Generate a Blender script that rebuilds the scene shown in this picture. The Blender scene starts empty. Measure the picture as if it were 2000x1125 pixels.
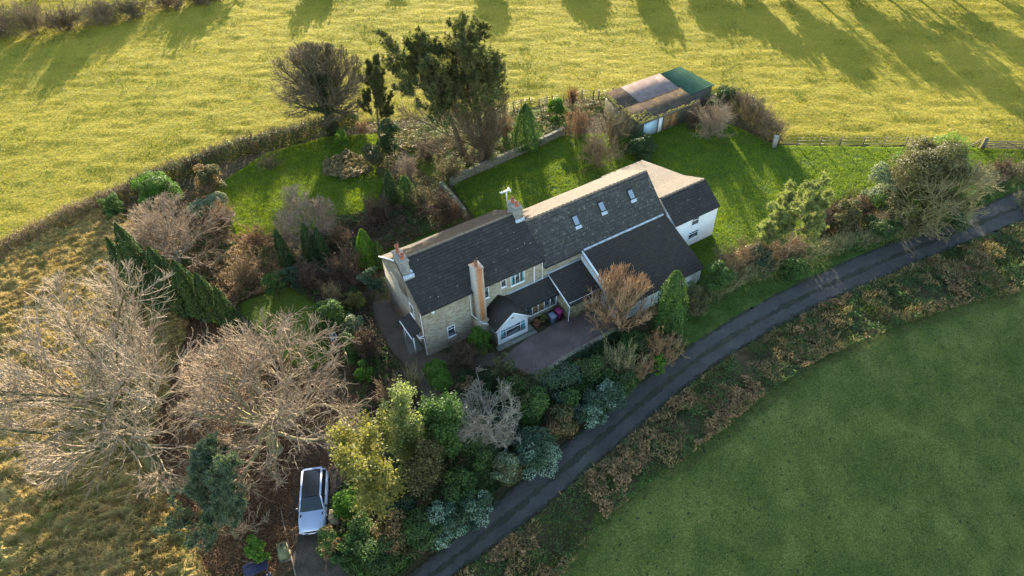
import bpy, math
import numpy as np
from mathutils import Matrix, Vector
sc = bpy.context.scene
C = sc.collection
PI = math.pi
# ---------------------------------------------------------------- camera
F, PITCH, ROLL, CH = 1340.2, .7748, -.0431, 47.0
fw = np.array([0, math.cos(PITCH), -math.sin(PITCH)]); rt0 = np.array([1., 0, 0]); up0 = np.cross(rt0, fw)
rt = rt0*math.cos(ROLL)+up0*math.sin(ROLL); up = -rt0*math.sin(ROLL)+up0*math.cos(ROLL)
cd = bpy.data.cameras.new('camera'); cam = bpy.data.objects.new('camera', cd); C.objects.link(cam)
cd.lens = 36*F/2000; cd.sensor_width = 36; cd.clip_end = 2000; cd.clip_start = .5
cam.matrix_world = Matrix(((rt[0], up[0], -fw[0], 0), (rt[1], up[1], -fw[1], 0), (rt[2], up[2], -fw[2], CH), (0, 0, 0, 1)))
sc.camera = cam
# ---------------------------------------------------------------- light
SUN_EL, SUN_AZ = math.radians(11), math.radians(-4)     # azimuth from +Y towards +X
sv = Vector((math.sin(SUN_AZ)*math.cos(SUN_EL), math.cos(SUN_AZ)*math.cos(SUN_EL), math.sin(SUN_EL)))
sl = bpy.data.lights.new('sun', 'SUN'); sl.energy = 4.7; sl.angle = math.radians(.5); sl.color = (1, .87, .66)
so = bpy.data.objects.new('sun', sl); C.objects.link(so); so.rotation_euler = sv.to_track_quat('Z', 'Y').to_euler()
w = bpy.data.worlds.new('World'); sc.world = w; w.use_nodes = True
wn = w.node_tree; sk = wn.nodes.new('ShaderNodeTexSky'); sk.sky_type = 'NISHITA'; sk.sun_disc = False
sk.sun_elevation = SUN_EL; sk.sun_rotation = SUN_AZ; sk.air_density = 1; sk.dust_density = .6; sk.ozone_density = 1
bg = wn.nodes['Background']; bg.inputs[1].default_value = .15; wn.links.new(sk.outputs[0], bg.inputs[0])
sc.view_settings.view_transform = 'Standard'; sc.view_settings.look = 'None'; sc.view_settings.exposure = 2.35
sc.view_settings.gamma = 1
try:
    sc.cycles.max_bounces = 6; sc.cycles.diffuse_bounces = 3; sc.cycles.transparent_max_bounces = 8
except Exception: pass

# ---------------------------------------------------------------- survey helpers (photo pixel -> point on the ground)
def G(px, py, z=0.):
    d = fw+(px-1000)/F*rt-(py-562.5)/F*up; t = (z-CH)/d[2]
    return np.array([t*d[0], t*d[1], z])
def Gl(l, z=0.): return np.array([G(a, b, z)[:2] for a, b in l])
def proj(P):
    X = np.array(P, float)-np.array([0, 0, CH]); z = X@fw
    return 1000+F*(X@rt)/z, 562.5-F*(X@up)/z
def mpp(p): return ((p-np.array([0, 0, CH]))@fw)/F
def hgt(p, ty):
    lo, hi = 0., 40.
    for _ in range(30):
        m = (lo+hi)/2
        if proj(p+np.array([0, 0, m]))[1] > ty: lo = m
        else: hi = m
    return m
SEED = [7]
def R():
    SEED[0] += 1; return np.random.default_rng(SEED[0])
def nrm(v): return v/(np.linalg.norm(v, axis=-1, keepdims=True)+1e-9)
def vn(x, y, s=0):
    xi = np.floor(x); yi = np.floor(y); fx = x-xi; fy = y-yi; fx = fx*fx*(3-2*fx); fy = fy*fy*(3-2*fy)
    def h(a, b):
        v = np.sin(a*127.1+b*311.7+s*74.7)*43758.5453; return v-np.floor(v)
    return (h(xi, yi)*(1-fx)+h(xi+1, yi)*fx)*(1-fy)+(h(xi, yi+1)*(1-fx)+h(xi+1, yi+1)*fx)*fy
def fbm(x, y, o=3, s=0): return sum(vn(x*2**i, y*2**i, s+i)*.5**i for i in range(o))/(2-2*.5**o)
def pip(P, poly):
    x, y = P[:, 0], P[:, 1]; ins = np.zeros(len(P), bool); n = len(poly)
    for i in range(n):
        a, b = poly[i], poly[(i+1) % n]
        c = (a[1] > y) != (b[1] > y)
        ins ^= c & (x < (b[0]-a[0])*(y-a[1])/((b[1]-a[1])+1e-12)+a[0])
    return ins
def edist(P, poly):
    d = np.full(len(P), 1e9); n = len(poly)
    for i in range(n):
        a, b = poly[i], poly[(i+1) % n]; ab = b-a; t = np.clip(((P-a)@ab)/(ab@ab+1e-9), 0, 1)
        d = np.minimum(d, np.linalg.norm(P-(a+t[:, None]*ab), axis=1))
    return d

# ---------------------------------------------------------------- terrain: flat house platform, lower field tilted steeply to keep the sun off it
E0, E1 = G(1130, 1075)[:2], G(2000, 585)[:2]
_t = (E1-E0)/np.linalg.norm(E1-E0); _n = np.array([_t[1], -_t[0]])
def zt(x, y):
    d = np.maximum(0, (x-E0[0])*_n[0]+(y-E0[1])*_n[1]+3.5)
    return -.50*(d-2*(1-np.exp(-d/2)))

# ---------------------------------------------------------------- mesh helpers
class MB:
    def __init__(s): s.V = []; s.F = []; s.n = 0
    def add(s, V, Fc):
        V = np.asarray(V, float).reshape(-1, 3)
        if len(V) == 0: return s
        if isinstance(Fc, list):
            for k in sorted({len(f) for f in Fc}): s.F.append(np.array([f for f in Fc if len(f) == k], int)+s.n)
        else: s.F.append(np.asarray(Fc, int)+s.n)
        s.V.append(V); s.n += len(V); return s
    def box(s, x0, x1, y0, y1, z0, z1):
        v = [(x, y, z) for x in (x0, x1) for y in (y0, y1) for z in (z0, z1)]
        return s.add(v, [(0, 1, 3, 2), (4, 6, 7, 5), (0, 4, 5, 1), (2, 3, 7, 6), (0, 2, 6, 4), (1, 5, 7, 3)])
    def bar(s, a, b, t, h=None):
        a = np.array(a, float); b = np.array(b, float); h = h or t; d = nrm(b-a)
        u = np.cross(d, [0, 0, 1.]); u = nrm(u) if np.linalg.norm(u) > 1e-3 else np.array([1., 0, 0]); v = np.cross(u, d)
        c = [(p+u*t/2*i+v*h/2*j) for p in (a, b) for i, j in ((-1, -1), (1, -1), (1, 1), (-1, 1))]
        return s.add(c, [(0, 1, 2, 3), (7, 6, 5, 4), (0, 4, 5, 1), (1, 5, 6, 2), (2, 6, 7, 3), (3, 7, 4, 0)])
    def prism(s, poly, z0, z1):
        n = len(poly); v = [(p[0], p[1], z0) for p in poly]+[(p[0], p[1], z1) for p in poly]
        s.add(v, [(i, (i+1) % n, n+(i+1) % n, n+i) for i in range(n)])
        s.add([(p[0], p[1], z1) for p in poly], [tuple(range(n))]); return s
    def lathe(s, c, prof, k=14):
        a = np.arange(k)*2*PI/k; V = np.concatenate([np.stack([c[0]+r*np.cos(a), c[1]+r*np.sin(a), np.full(k, c[2]+z)], 1) for r, z in prof])
        f = [(j*k+i, j*k+(i+1) % k, (j+1)*k+(i+1) % k, (j+1)*k+i) for j in range(len(prof)-1) for i in range(k)]
        s.add(V, f+[tuple((len(prof)-1)*k+i for i in range(k))]); return s
    def tubes(s, P, Rr, k=4):
        if len(P) == 0: return s
        n, m, _ = P.shape; T = nrm(np.gradient(P, axis=1)); mt = np.abs(T.mean(1)); ax = np.zeros((n, 3)); ax[np.arange(n), mt.argmin(1)] = 1
        U = nrm(np.cross(T, ax[:, None, :])); W = np.cross(T, U); a = np.arange(k)*2*PI/k
        V = P[:, :, None, :]+Rr[:, :, None, None]*(np.cos(a)[None, None, :, None]*U[:, :, None, :]+np.sin(a)[None, None, :, None]*W[:, :, None, :])
        b = np.arange(n)[:, None, None]*m*k+np.arange(m-1)[None, :, None]*k; i = np.arange(k)[None, None, :]; j = (i+1) % k
        Fc = np.stack([b+i, b+j, b+k+j, b+k+i], -1).reshape(-1, 4)
        return s.add(V.reshape(-1, 3), Fc)
    def leaves(s, P, N, size, rng, asp=.55):
        n = len(P); N = nrm(N); t = nrm(np.cross(N, rng.normal(size=(n, 3)))); b = np.cross(N, t); size = np.broadcast_to(size, (n,))[:, None]
        V = np.stack([P-t*size, P+b*size*asp, P+t*size, P-b*size*asp], 1).reshape(-1, 3)
        return s.add(V, np.arange(4*n).reshape(-1, 4))
    def blades(s, P, D, L, wd, rng):
        n = len(P); t = nrm(np.cross(D, rng.normal(size=(n, 3))))*np.broadcast_to(wd, (n,))[:, None]
        V = np.stack([P-t, P+t, P+nrm(D)*np.broadcast_to(L, (n,))[:, None]], 1).reshape(-1, 3)
        return s.add(V, np.arange(3*n).reshape(-1, 3))
    def build(s, name, mat, parent=None, smooth=False):
        me = bpy.data.meshes.new(name); V = np.concatenate(s.V)
        me.vertices.add(len(V)); me.vertices.foreach_set('co', V.ravel())
        tot = np.concatenate([np.full(len(f), f.shape[1]) for f in s.F]); idx = np.concatenate([f.ravel() for f in s.F])
        me.loops.add(len(idx)); me.loops.foreach_set('vertex_index', idx.astype(np.int32))
        me.polygons.add(len(tot)); st = np.concatenate([[0], np.cumsum(tot)[:-1]])
        me.polygons.foreach_set('loop_start', st.astype(np.int32)); me.polygons.foreach_set('loop_total', tot.astype(np.int32))
        if smooth: me.polygons.foreach_set('use_smooth', np.ones(len(tot), bool))
        me.update(calc_edges=True); me.validate()
        for m in (mat if isinstance(mat, (list, tuple)) else [mat]): me.materials.append(m)
        o = bpy.data.objects.new(name, me); C.objects.link(o); o.parent = parent
        return o
def tag(o, label=None, cat=None, group=None, kind=None):
    for k, v in (('label', label), ('category', cat), ('group', group), ('kind', kind)):
        if v: o[k] = v
    return o
def empty(name, loc, rz=0, label=None, cat=None, group=None):
    o = bpy.data.objects.new(name, None); C.objects.link(o); o.location = loc; o.rotation_euler[2] = rz
    o.empty_display_size = .3; return tag(o, label, cat, group)
def copy_tree(o, parent=None):
    c = o.copy(); C.objects.link(c); c.parent = parent
    for ch in list(o.children): copy_tree(ch, c)
    return c

# ---------------------------------------------------------------- materials
class NT:
    def __init__(s, name):
        s.m = bpy.data.materials.new(name); s.m.use_nodes = True; s.t = s.m.node_tree; s.b = s.t.nodes['Principled BSDF']; s.out = s.t.nodes['Material Output']
    def n(s, ty, **k):
        nd = s.t.nodes.new(ty)
        for a, v in k.items():
            if a.startswith('i_'):
                nd.inputs[a[2:].replace('_', ' ')].default_value = v
            else: setattr(nd, a, v)
        return nd
    def l(s, a, b): s.t.links.new(a, b)
    def co(s, sc3=(1, 1, 1), rot=0, kind='Object'):
        c = s.n('ShaderNodeTexCoord'); m = s.n('ShaderNodeMapping'); m.inputs['Scale'].default_value = sc3; m.inputs['Rotation'].default_value = (0, 0, rot)
        s.l(c.outputs[kind], m.inputs[0]); return m.outputs[0]
    def noise(s, vec, scale, det=4, ro=.6, dist=0):
        x = s.n('ShaderNodeTexNoise', i_Scale=scale, i_Detail=det, i_Roughness=ro, i_Distortion=dist); s.l(vec, x.inputs['Vector']); return x.outputs['Fac']
    def ramp(s, fac, stops):
        r = s.n('ShaderNodeValToRGB'); e = r.color_ramp.elements
        while len(e) < len(stops): e.new(.5)
        for i, (p, c) in enumerate(stops): e[i].position = p; e[i].color = (*c, 1) if len(c) == 3 else c
        s.l(fac, r.inputs[0]); return r.outputs[0]
    def mix(s, fac, a, b, mode='MIX'):
        x = s.n('ShaderNodeMix', data_type='RGBA', blend_type=mode)
        for v, i in ((fac, 0), (a, 6), (b, 7)):
            if hasattr(v, 'is_linked') or isinstance(v, bpy.types.NodeSocket): s.l(v, x.inputs[i])
            else: x.inputs[i].default_value = v if i == 0 else (*v, 1)
        return x.outputs[2]
    def math(s, op, a, b=0):
        x = s.n('ShaderNodeMath', operation=op)
        for v, i in ((a, 0), (b, 1)):
            if isinstance(v, bpy.types.NodeSocket): s.l(v, x.inputs[i])
            else: x.inputs[i].default_value = v
        return x.outputs[0]
    def bump(s, h, st=.5, d=.05):
        b = s.n('ShaderNodeBump', i_Strength=st, i_Distance=d); s.l(h, b.inputs['Height']); s.l(b.outputs[0], s.b.inputs['Normal']); return b
    def fin(s, col, rough=.8, spec=.3, metal=0):
        if isinstance(col, bpy.types.NodeSocket): s.l(col, s.b.inputs['Base Color'])
        else: s.b.inputs['Base Color'].default_value = (*col, 1)
        s.b.inputs['Roughness'].default_value = rough; s.b.inputs['Specular IOR Level'].default_value = spec; s.b.inputs['Metallic'].default_value = metal
        return s.m
def plain(name, c, rough=.6, var=.25, scale=3, spec=.3, metal=0, bump=.2):
    t = NT(name); v = t.co(); f = t.noise(v, scale, 5)
    col = t.ramp(f, [(.3, tuple(x*(1-var) for x in c)), (.7, tuple(min(1, x*(1+var*.6)) for x in c))])
    if bump: t.bump(t.noise(v, scale*8, 3), bump, .01)
    return t.fin(col, rough, spec, metal)
def leafmat(name, c1, c2, trans=.35, rough=.6, spec=.25, wide=.5):
    t = NT(name); g = t.n('ShaderNodeNewGeometry'); v = t.co()
    f = t.math('ADD', t.math('MULTIPLY', g.outputs['Random Per Island'], .6), t.math('MULTIPLY', t.noise(v, wide, 2), .5))
    col = t.ramp(f, [(.2, c1), (.85, c2)])
    m = t.fin(col, rough, spec)
    tr = t.n('ShaderNodeBsdfTranslucent'); cc = t.mix(1., col, (1.0, 1.0, .55), 'MULTIPLY'); t.l(cc, tr.inputs[0])
    ms = t.n('ShaderNodeMixShader'); ms.inputs[0].default_value = trans; t.l(t.b.outputs[0], ms.inputs[1]); t.l(tr.outputs[0], ms.inputs[2]); t.l(ms.outputs[0], t.out.inputs[0])
    return m
def ground(name, stops, s1=.25, s2=3., aniso=(1, 1, 1), rot=0, bs=6., bst=.6, bd=.1, rough=.95, w2=.5, det=8, spots=None, trans=0):
    t = NT(name); v = t.co(aniso, rot); v0 = t.co()
    f = t.math('ADD', t.math('MULTIPLY', t.noise(v0, s1, 4), 1-w2), t.math('MULTIPLY', t.noise(v, s2, det, .65), w2))
    col = t.ramp(f, stops)
    if spots:
        vo = t.noise(v0, spots[0], 3, .5); k = t.ramp(vo, [(spots[1], (0, 0, 0)), (spots[1]+.03, (1, 1, 1))]); col = t.mix(k, col, spots[2])
    h = t.math('ADD', t.noise(v, bs, 6, .7), t.math('MULTIPLY', t.noise(v, bs*.25, 2), 1.5))
    t.bump(h, bst, bd); m = t.fin(col, rough, .1)
    return m
L = {
 'dark': leafmat('leaf dark green', (.024, .05, .016), (.07, .115, .034)),
 'pine': leafmat('needles black pine', (.055, .07, .026), (.18, .18, .065), .45),
 'mid': leafmat('leaf mid green', (.03, .07, .018), (.09, .16, .035)),
 'bright': leafmat('leaf bright green', (.05, .13, .015), (.13, .24, .03), .45),
 'yellow': leafmat('leaf yellow green', (.08, .09, .022), (.26, .24, .06), .45),
 'olive': leafmat('leaf olive', (.05, .055, .025), (.15, .14, .055)),
 'blue': leafmat('leaf blue green', (.022, .05, .032), (.07, .115, .065)),
 'teal': leafmat('needles blue green', (.05, .085, .05), (.17, .21, .12), .35),
 'lawn': leafmat('lawn blades', (.085, .15, .012), (.33, .41, .035), .5),
 'cream': leafmat('leaf variegated', (.07, .11, .06), (.30, .34, .20)),
 'silver': leafmat('leaf silver', (.07, .13, .085), (.26, .36, .26), .2),
 'orange': leafmat('leaf orange', (.12, .06, .03), (.38, .19, .09), .35),
 'purple': leafmat('leaf purple brown', (.05, .035, .022), (.15, .10, .06)),
 'lit': leafmat('leaf pale pine', (.10, .14, .045), (.30, .33, .12), .45),
 'bracken': leafmat('dead bracken', (.12, .072, .035), (.33, .21, .10), .3),
 'straw': leafmat('dead grass', (.12, .09, .04), (.36, .27, .13), .3),
 'grass': leafmat('grass blades', (.035, .07, .015), (.12, .16, .03), .4),
 'fieldg': leafmat('field grass blades', (.24, .215, .028), (.44, .365, .065), .4),
 'straw2': leafmat('golden dead grass', (.24, .17, .06), (.60, .43, .19), .35),
 'litter': leafmat('leaf litter', (.06, .035, .02), (.22, .11, .05), .1),
}
def bark(name, a, b, sc_=4):
    t = NT(name); v = t.co(); f = t.noise(v, sc_, 5); return (t.bump(t.noise(v, 14, 3), .5, .03), t.fin(t.ramp(f, [(.35, a), (.65, b)]), .9, .1))[1]
B = {
 'pale': bark('bark pale', (.16, .125, .085), (.42, .33, .23)),
 'pink': bark('twig pinkish', (.16, .12, .085), (.40, .30, .20)),
 'grey': bark('bark grey', (.13, .115, .09), (.32, .29, .23)),
 'brown': bark('bark brown', (.08, .065, .04), (.21, .165, .095)),
 'moss': bark('bark mossy', (.05, .06, .02), (.12, .11, .06)),
 'tan': bark('twig tan', (.14, .098, .06), (.32, .23, .14)),
 'plum': bark('twig plum', (.07, .05, .035), (.18, .125, .085)),
 'orange': bark('twig orange', (.22, .14, .08), (.46, .30, .17)),
 'olive': bark('twig olive', (.14, .13, .06), (.32, .28, .15)),
}
# ---------------------------------------------------------------- ground sheets
def jitter(poly, step=1.2, amp=.3, rng=None):
    rng = rng or R(); out = []; n = len(poly)
    for i in range(n):
        a, b = np.array(poly[i]), np.array(poly[(i+1) % n]); d = np.linalg.norm(b-a); k = max(1, int(d/step))
        if d > 60: k = max(1, int(d/12))
        for j in range(k): out.append(a+(b-a)*j/k+rng.normal(0, amp, 2)*.6)
    return np.array(out)
def sheet(name, poly, z, mat, amp=.3, step=1.2, kind='structure'):
    p = jitter(poly, step, amp)
    me = bpy.data.meshes.new(name)
    from mathutils.geometry import tessellate_polygon
    tr = tessellate_polygon([[Vector((a[0], a[1], 0)) for a in p]])
    tr = [t if ((p[t[1]]-p[t[0]])[0]*(p[t[2]]-p[t[0]])[1]-(p[t[1]]-p[t[0]])[1]*(p[t[2]]-p[t[0]])[0]) > 0 else (t[0], t[2], t[1]) for t in tr]
    me.from_pydata([(a[0], a[1], z) for a in p], [], [tuple(t) for t in tr]); me.materials.append(mat)
    o = bpy.data.objects.new(name, me); C.objects.link(o); return tag(o, kind=kind)
def grid(name, poly, res, hf, mat, z0=0., taper=1.0, label=None):
    lo = poly.min(0); hi = poly.max(0); xs = np.arange(lo[0], hi[0]+res, res); ys = np.arange(lo[1], hi[1]+res, res)
    X, Y = np.meshgrid(xs, ys); P = np.stack([X.ravel(), Y.ravel()], 1)
    ins = pip(P, poly); d = edist(P, poly)
    sgn = np.where(ins, 1, -1)*d+fbm(P[:, 0]*.9, P[:, 1]*.9, 3, 5)*.8-.4
    k = np.clip(sgn/taper, -1, 1)
    Z = z0+hf(P[:, 0], P[:, 1])*np.clip(k, 0, 1)+np.where(k < 0, k*.08, 0)
    keep = sgn > -taper*.6
    nx = len(xs); idx = np.arange(len(P)).reshape(len(ys), nx)
    Fq = np.stack([idx[:-1, :-1], idx[:-1, 1:], idx[1:, 1:], idx[1:, :-1]], -1).reshape(-1, 4); Fq = Fq[keep[Fq].all(1)]
    used = np.unique(Fq); rm = np.zeros(len(P), int); rm[used] = np.arange(len(used))
    m = MB(); m.add(np.column_stack([P, Z])[used], rm[Fq]); o = m.build(name, mat, smooth=True)
    return tag(o, kind='structure', label=label)

M_soil = ground('garden soil and leaf litter', [(.25, (.022, .022, .012)), (.45, (.05, .045, .02)), (.6, (.09, .065, .035)), (.8, (.16, .10, .05))], .3, 2.5, bst=.8, bd=.12)
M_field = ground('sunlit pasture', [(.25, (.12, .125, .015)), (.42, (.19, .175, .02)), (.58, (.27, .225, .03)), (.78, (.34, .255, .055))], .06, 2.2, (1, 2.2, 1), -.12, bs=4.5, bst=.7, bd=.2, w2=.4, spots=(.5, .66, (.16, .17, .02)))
M_lawn = ground('mown lawn', [(.25, (.022, .048, .008)), (.5, (.042, .08, .010)), (.75, (.095, .13, .018))], .25, 4, (1, 1.6, 1), .2, bs=3.5, bst=1, bd=.16)
M_lawn2 = ground('orchard lawn', [(.25, (.035, .06, .008)), (.5, (.07, .10, .012)), (.75, (.15, .155, .025))], .25, 4, (1, 1.8, 1), .1, bs=3, bst=1, bd=.2)
M_rough = ground('tussocky rough grass', [(.25, (.06, .06, .014)), (.42, (.17, .15, .035)), (.56, (.34, .24, .085)), (.75, (.50, .35, .16))], .3, 2.2, (1, 2., 1), -.5, bs=5, bst=1, bd=.12)
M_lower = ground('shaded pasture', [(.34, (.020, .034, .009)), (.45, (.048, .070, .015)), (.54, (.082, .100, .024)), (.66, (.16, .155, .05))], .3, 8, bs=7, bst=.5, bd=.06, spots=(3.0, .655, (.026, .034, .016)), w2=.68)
M_verge = ground('verge grass', [(.25, (.03, .055, .012)), (.5, (.06, .10, .02)), (.75, (.13, .14, .04))], .4, 3, bs=4, bst=1, bd=.15)
M_asph = ground('worn asphalt', [(.3, (.040, .038, .034)), (.5, (.066, .062, .056)), (.78, (.12, .112, .10))], .5, 18, bs=40, bst=.3, bd=.01, rough=.75)
M_grit = ground('mossy grit strip', [(.3, (.03, .03, .026)), (.5, (.042, .044, .032)), (.65, (.07, .06, .04)), (.82, (.16, .13, .09))], .6, 7, bs=12, bst=.6, bd=.03)
M_gravel = ground('pinkish gravel', [(.3, (.07, .052, .045)), (.5, (.135, .10, .088)), (.75, (.25, .19, .17))], .5, 14, bs=20, bst=.7, bd=.03)
M_path = ground('gravel path', [(.3, (.055, .042, .03)), (.5, (.095, .073, .052)), (.75, (.17, .13, .095))], .5, 12, bs=20, bst=.7, bd=.03)
M_drive = ground('muddy drive', [(.28, (.035, .03, .02)), (.48, (.075, .06, .045)), (.65, (.13, .10, .08)), (.8, (.22, .17, .13))], .7, 9, bs=14, bst=.8, bd=.05)
M_litter = ground('leaf litter under trees', [(.25, (.03, .025, .015)), (.45, (.08, .05, .025)), (.6, (.15, .085, .04)), (.8, (.26, .15, .07))], .5, 5, bs=8, bst=1, bd=.15)
M_wood = ground('woodland floor', [(.3, (.05, .035, .02)), (.6, (.12, .08, .045)), (.8, (.2, .13, .08))], .3, 3)

# base ground reaching the horizon
def ground_sheet():
    xs = np.concatenate([np.linspace(-600, -90, 12)[:-1], np.arange(-90, 91, 2.), np.linspace(90, 600, 12)[1:]])
    ys = np.concatenate([np.linspace(-300, -20, 8)[:-1], np.arange(-20, 161, 2.), np.linspace(160, 1200, 12)[1:]])
    X, Y = np.meshgrid(xs, ys); Z = zt(X, Y)-.06; idx = np.arange(X.size).reshape(X.shape)
    Fq = np.stack([idx[:-1, :-1], idx[:-1, 1:], idx[1:, 1:], idx[1:, :-1]], -1).reshape(-1, 4)
    m = MB(); m.add(np.stack([X, Y, Z], -1).reshape(-1, 3), Fq); tag(m.build('ground', M_soil, smooth=True), kind='structure')
ground_sheet()
UPEDGE = [(-250, 590), (0, 492), (100, 442), (200, 398), (330, 350), (420, 312), (520, 288), (620, 262), (700, 238), (800, 226), (900, 220), (1000, 212), (1110, 192), (1190, 192), (1400, 182), (1440, 206), (1515, 276), (1920, 284), (2000, 286)]
upoly = np.vstack([Gl(UPEDGE), [[110, 80]], [[200, 128]], [[200, 137]], [[-200, 150]], [[-200, 60]]])
def h_field(x, y): return .05+.28*(fbm(x*.35-y*.05, y*.9+x*.1, 3, 3)-.5)+.35*(fbm(x*.05, y*.05, 2, 9))
near = grid('upper_field', upoly, .45, h_field, M_field, 0, 1.2)
bankp = np.array([[-200, 138], [200, 125], [200, 240], [-200, 240]], float)
sheet('woodland_floor', bankp, .12, M_wood, 1.0, 3)
rp = Gl([(-260, 620), (0, 505), (120, 450), (205, 410), (270, 440), (340, 540), (370, 640), (330, 760), (300, 860), (330, 960), (390, 1060), (410, 1180), (-300, 1180)])
def h_rough(x, y):
    a = x*.83+y*.55; b = -x*.55+y*.83
    r = 1-np.abs(2*fbm(a*.6+.5*vn(x*.4, y*.4, 2), b*1.7, 2, 21)-1)
    return 0.05+.62*(r**2.6)*(.5+fbm(x*.3, y*.3, 2, 8))+.05*fbm(x*2.5, y*2.5, 2, 4)
grid('rough_grass', rp, .12, h_rough, M_rough, 0, .8)
# lower field on the falling slope
def grid2(name, poly, res, hf, mat, taper=.8):
    lo = poly.min(0); hi = poly.max(0); X, Y = np.meshgrid(np.arange(lo[0], hi[0]+res, res), np.arange(lo[1], hi[1]+res, res)); P = np.stack([X.ravel(), Y.ravel()], 1)
    sg = np.where(pip(P, poly), 1, -1)*edist(P, poly)+fbm(P[:, 0]*.7, P[:, 1]*.7, 3, 5)*1.2-.6; k = np.clip(sg/taper, -1, 1); Z = zt(P[:, 0], P[:, 1])+hf(P[:, 0], P[:, 1])*np.clip(k, 0, 1)+np.minimum(k, 0)*.1
    idx = np.arange(len(P)).reshape(X.shape); Fq = np.stack([idx[:-1, :-1], idx[:-1, 1:], idx[1:, 1:], idx[1:, :-1]], -1).reshape(-1, 4); Fq = Fq[(sg > -taper*.9)[Fq].all(1)]
    tag(MB().add(np.column_stack([P, Z]), Fq).build(name, mat, smooth=True), kind='structure')
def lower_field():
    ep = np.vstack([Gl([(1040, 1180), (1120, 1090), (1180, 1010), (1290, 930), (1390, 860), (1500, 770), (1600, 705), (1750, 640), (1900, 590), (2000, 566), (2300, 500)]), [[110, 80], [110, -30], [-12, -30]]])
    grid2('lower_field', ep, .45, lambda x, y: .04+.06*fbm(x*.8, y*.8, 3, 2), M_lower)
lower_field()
lawn_px = [(885, 362), (1000, 312), (1100, 264), (1200, 262), (1330, 240), (1430, 245), (1515, 285), (1700, 288), (1915, 290), (2060, 292), (2060, 360), (1900, 350), (1750, 390), (1600, 440), (1520, 520), (1420, 560), (1340, 600), (1100, 560), (930, 430)]
lawn_poly = Gl(lawn_px)
def h_lawn(x, y): return .05+.07*fbm(x*1.2+y*.2, y*1.9, 2, 31)
grid('main_lawn', lawn_poly, .2, h_lawn, M_lawn, 0, .5)
ll = Gl([(445, 350), (520, 300), (640, 268), (735, 262), (760, 320), (735, 400), (690, 425), (640, 445), (560, 460), (465, 465), (450, 425), (400, 370)])
grid('left_lawn', ll, .2, h_lawn, M_lawn2, 0, .5)
grid('small_lawn', Gl([(460, 592), (590, 548), (625, 590), (650, 700), (600, 720), (560, 700), (500, 640)]), .2, h_lawn, M_lawn2, 0, .4)
grid('back_lawn', Gl([(735, 440), (790, 420), (870, 405), (900, 430), (790, 490), (740, 500)]), .3, h_lawn, M_lawn, 0, .5)
grid('orchard_grass', Gl([(760, 255), (900, 228), (1000, 222), (1110, 205), (1190, 200), (1095, 262), (1000, 300), (890, 345), (860, 380), (800, 300)]), .25, h_lawn, M_lawn2, 0, .5)
ROADU = [(700, 1215), (806, 1118), (884, 1059), (965, 990), (1040, 925), (1110, 865), (1182, 808), (1225, 765), (1312, 703), (1375, 655), (1437, 619), (1520, 572), (1640, 517), (1760, 466), (1850, 432), (1925, 402), (2000, 370), (2150, 300)]
ROADL = [(770, 1215), (865, 1125), (981, 1059), (1068, 986), (1149, 911), (1224, 854), (1275, 806), (1337, 752), (1425, 687), (1500, 648), (1580, 598), (1661, 567), (1775, 517), (1850, 487), (1940, 452), (2000, 430), (2150, 368)]
def smooth(px, k=4):
    P = Gl(px); d = np.concatenate([[0], np.cumsum(np.linalg.norm(np.diff(P, axis=0), axis=1))]); n = 40; t = np.linspace(0, d[-1], n)
    Q = np.stack([np.interp(t, d, P[:, i]) for i in (0, 1)], 1)
    for _ in range(k): Q[1:-1] = (Q[:-2]+2*Q[1:-1]+Q[2:])/4
    return Q
RU, RL = smooth(ROADU), smooth(ROADL)
grid('grass_verge', np.vstack([RU[10:]+[0, 0], Gl([(2150, 250), (2000, 330), (1900, 365), (1700, 440), (1600, 470), (1500, 520), (1400, 540), (1370, 560), (1340, 610), (1300, 650)])]), .25, h_lawn, M_verge, 0, .4)
sheet('road', np.vstack([RU, RL[::-1]]), .03, M_asph, .05, .8)
mid = RU*.47+RL*.53; wv = .22+.07*np.sin(np.arange(40)*1.7)
dn = np.gradient(mid, axis=0); dn = np.stack([-dn[:, 1], dn[:, 0]], 1); dn /= np.linalg.norm(dn, axis=1)[:, None]
sheet('road_centre_strip', np.vstack([mid+dn*wv[:, None], (mid-dn*wv[:, None])[::-1]]), .036, M_grit, .12, .25)
for E_, s_, in ((RU, 1), (RL, -1)):
    ctr = RU if s_ == 1 else RL
    sheet('road_edge', np.vstack([ctr+dn*.13, (ctr-dn*.13)[::-1]]), .04, M_grit, .16, .3)
sheet('gravel_yard', Gl([(975, 700), (1030, 660), (1100, 625), (1150, 605), (1200, 620), (1190, 650), (1110, 692), (1060, 740), (1010, 722)]), .02, M_gravel, .15)
sheet('garden_path', Gl([(735, 575), (775, 590), (800, 650), (842, 690), (900, 690), (965, 690), (980, 715), (880, 712), (850, 715), (862, 770), (880, 860), (840, 860), (828, 780), (800, 720), (770, 690), (740, 640), (725, 600)]), .014, M_path, .12)
sheet('driveway', Gl([(570, 1200), (575, 1080), (560, 1010), (575, 900), (620, 830), (720, 830), (690, 900), (655, 980), (655, 1060), (690, 1110), (760, 1200)]), .02, M_drive, .2)
sheet('tree_litter', Gl([(230, 860), (300, 740), (350, 600), (450, 650), (600, 740), (740, 780), (700, 900), (650, 1000), (570, 1130), (480, 1180), (300, 1050), (230, 960)]), .008, M_litter, .5)
sheet('terrace', Gl([(785, 645), (815, 638), (835, 680), (800, 692)]), .03, plain('paving slab', (.12, .12, .10)), .03)
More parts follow.
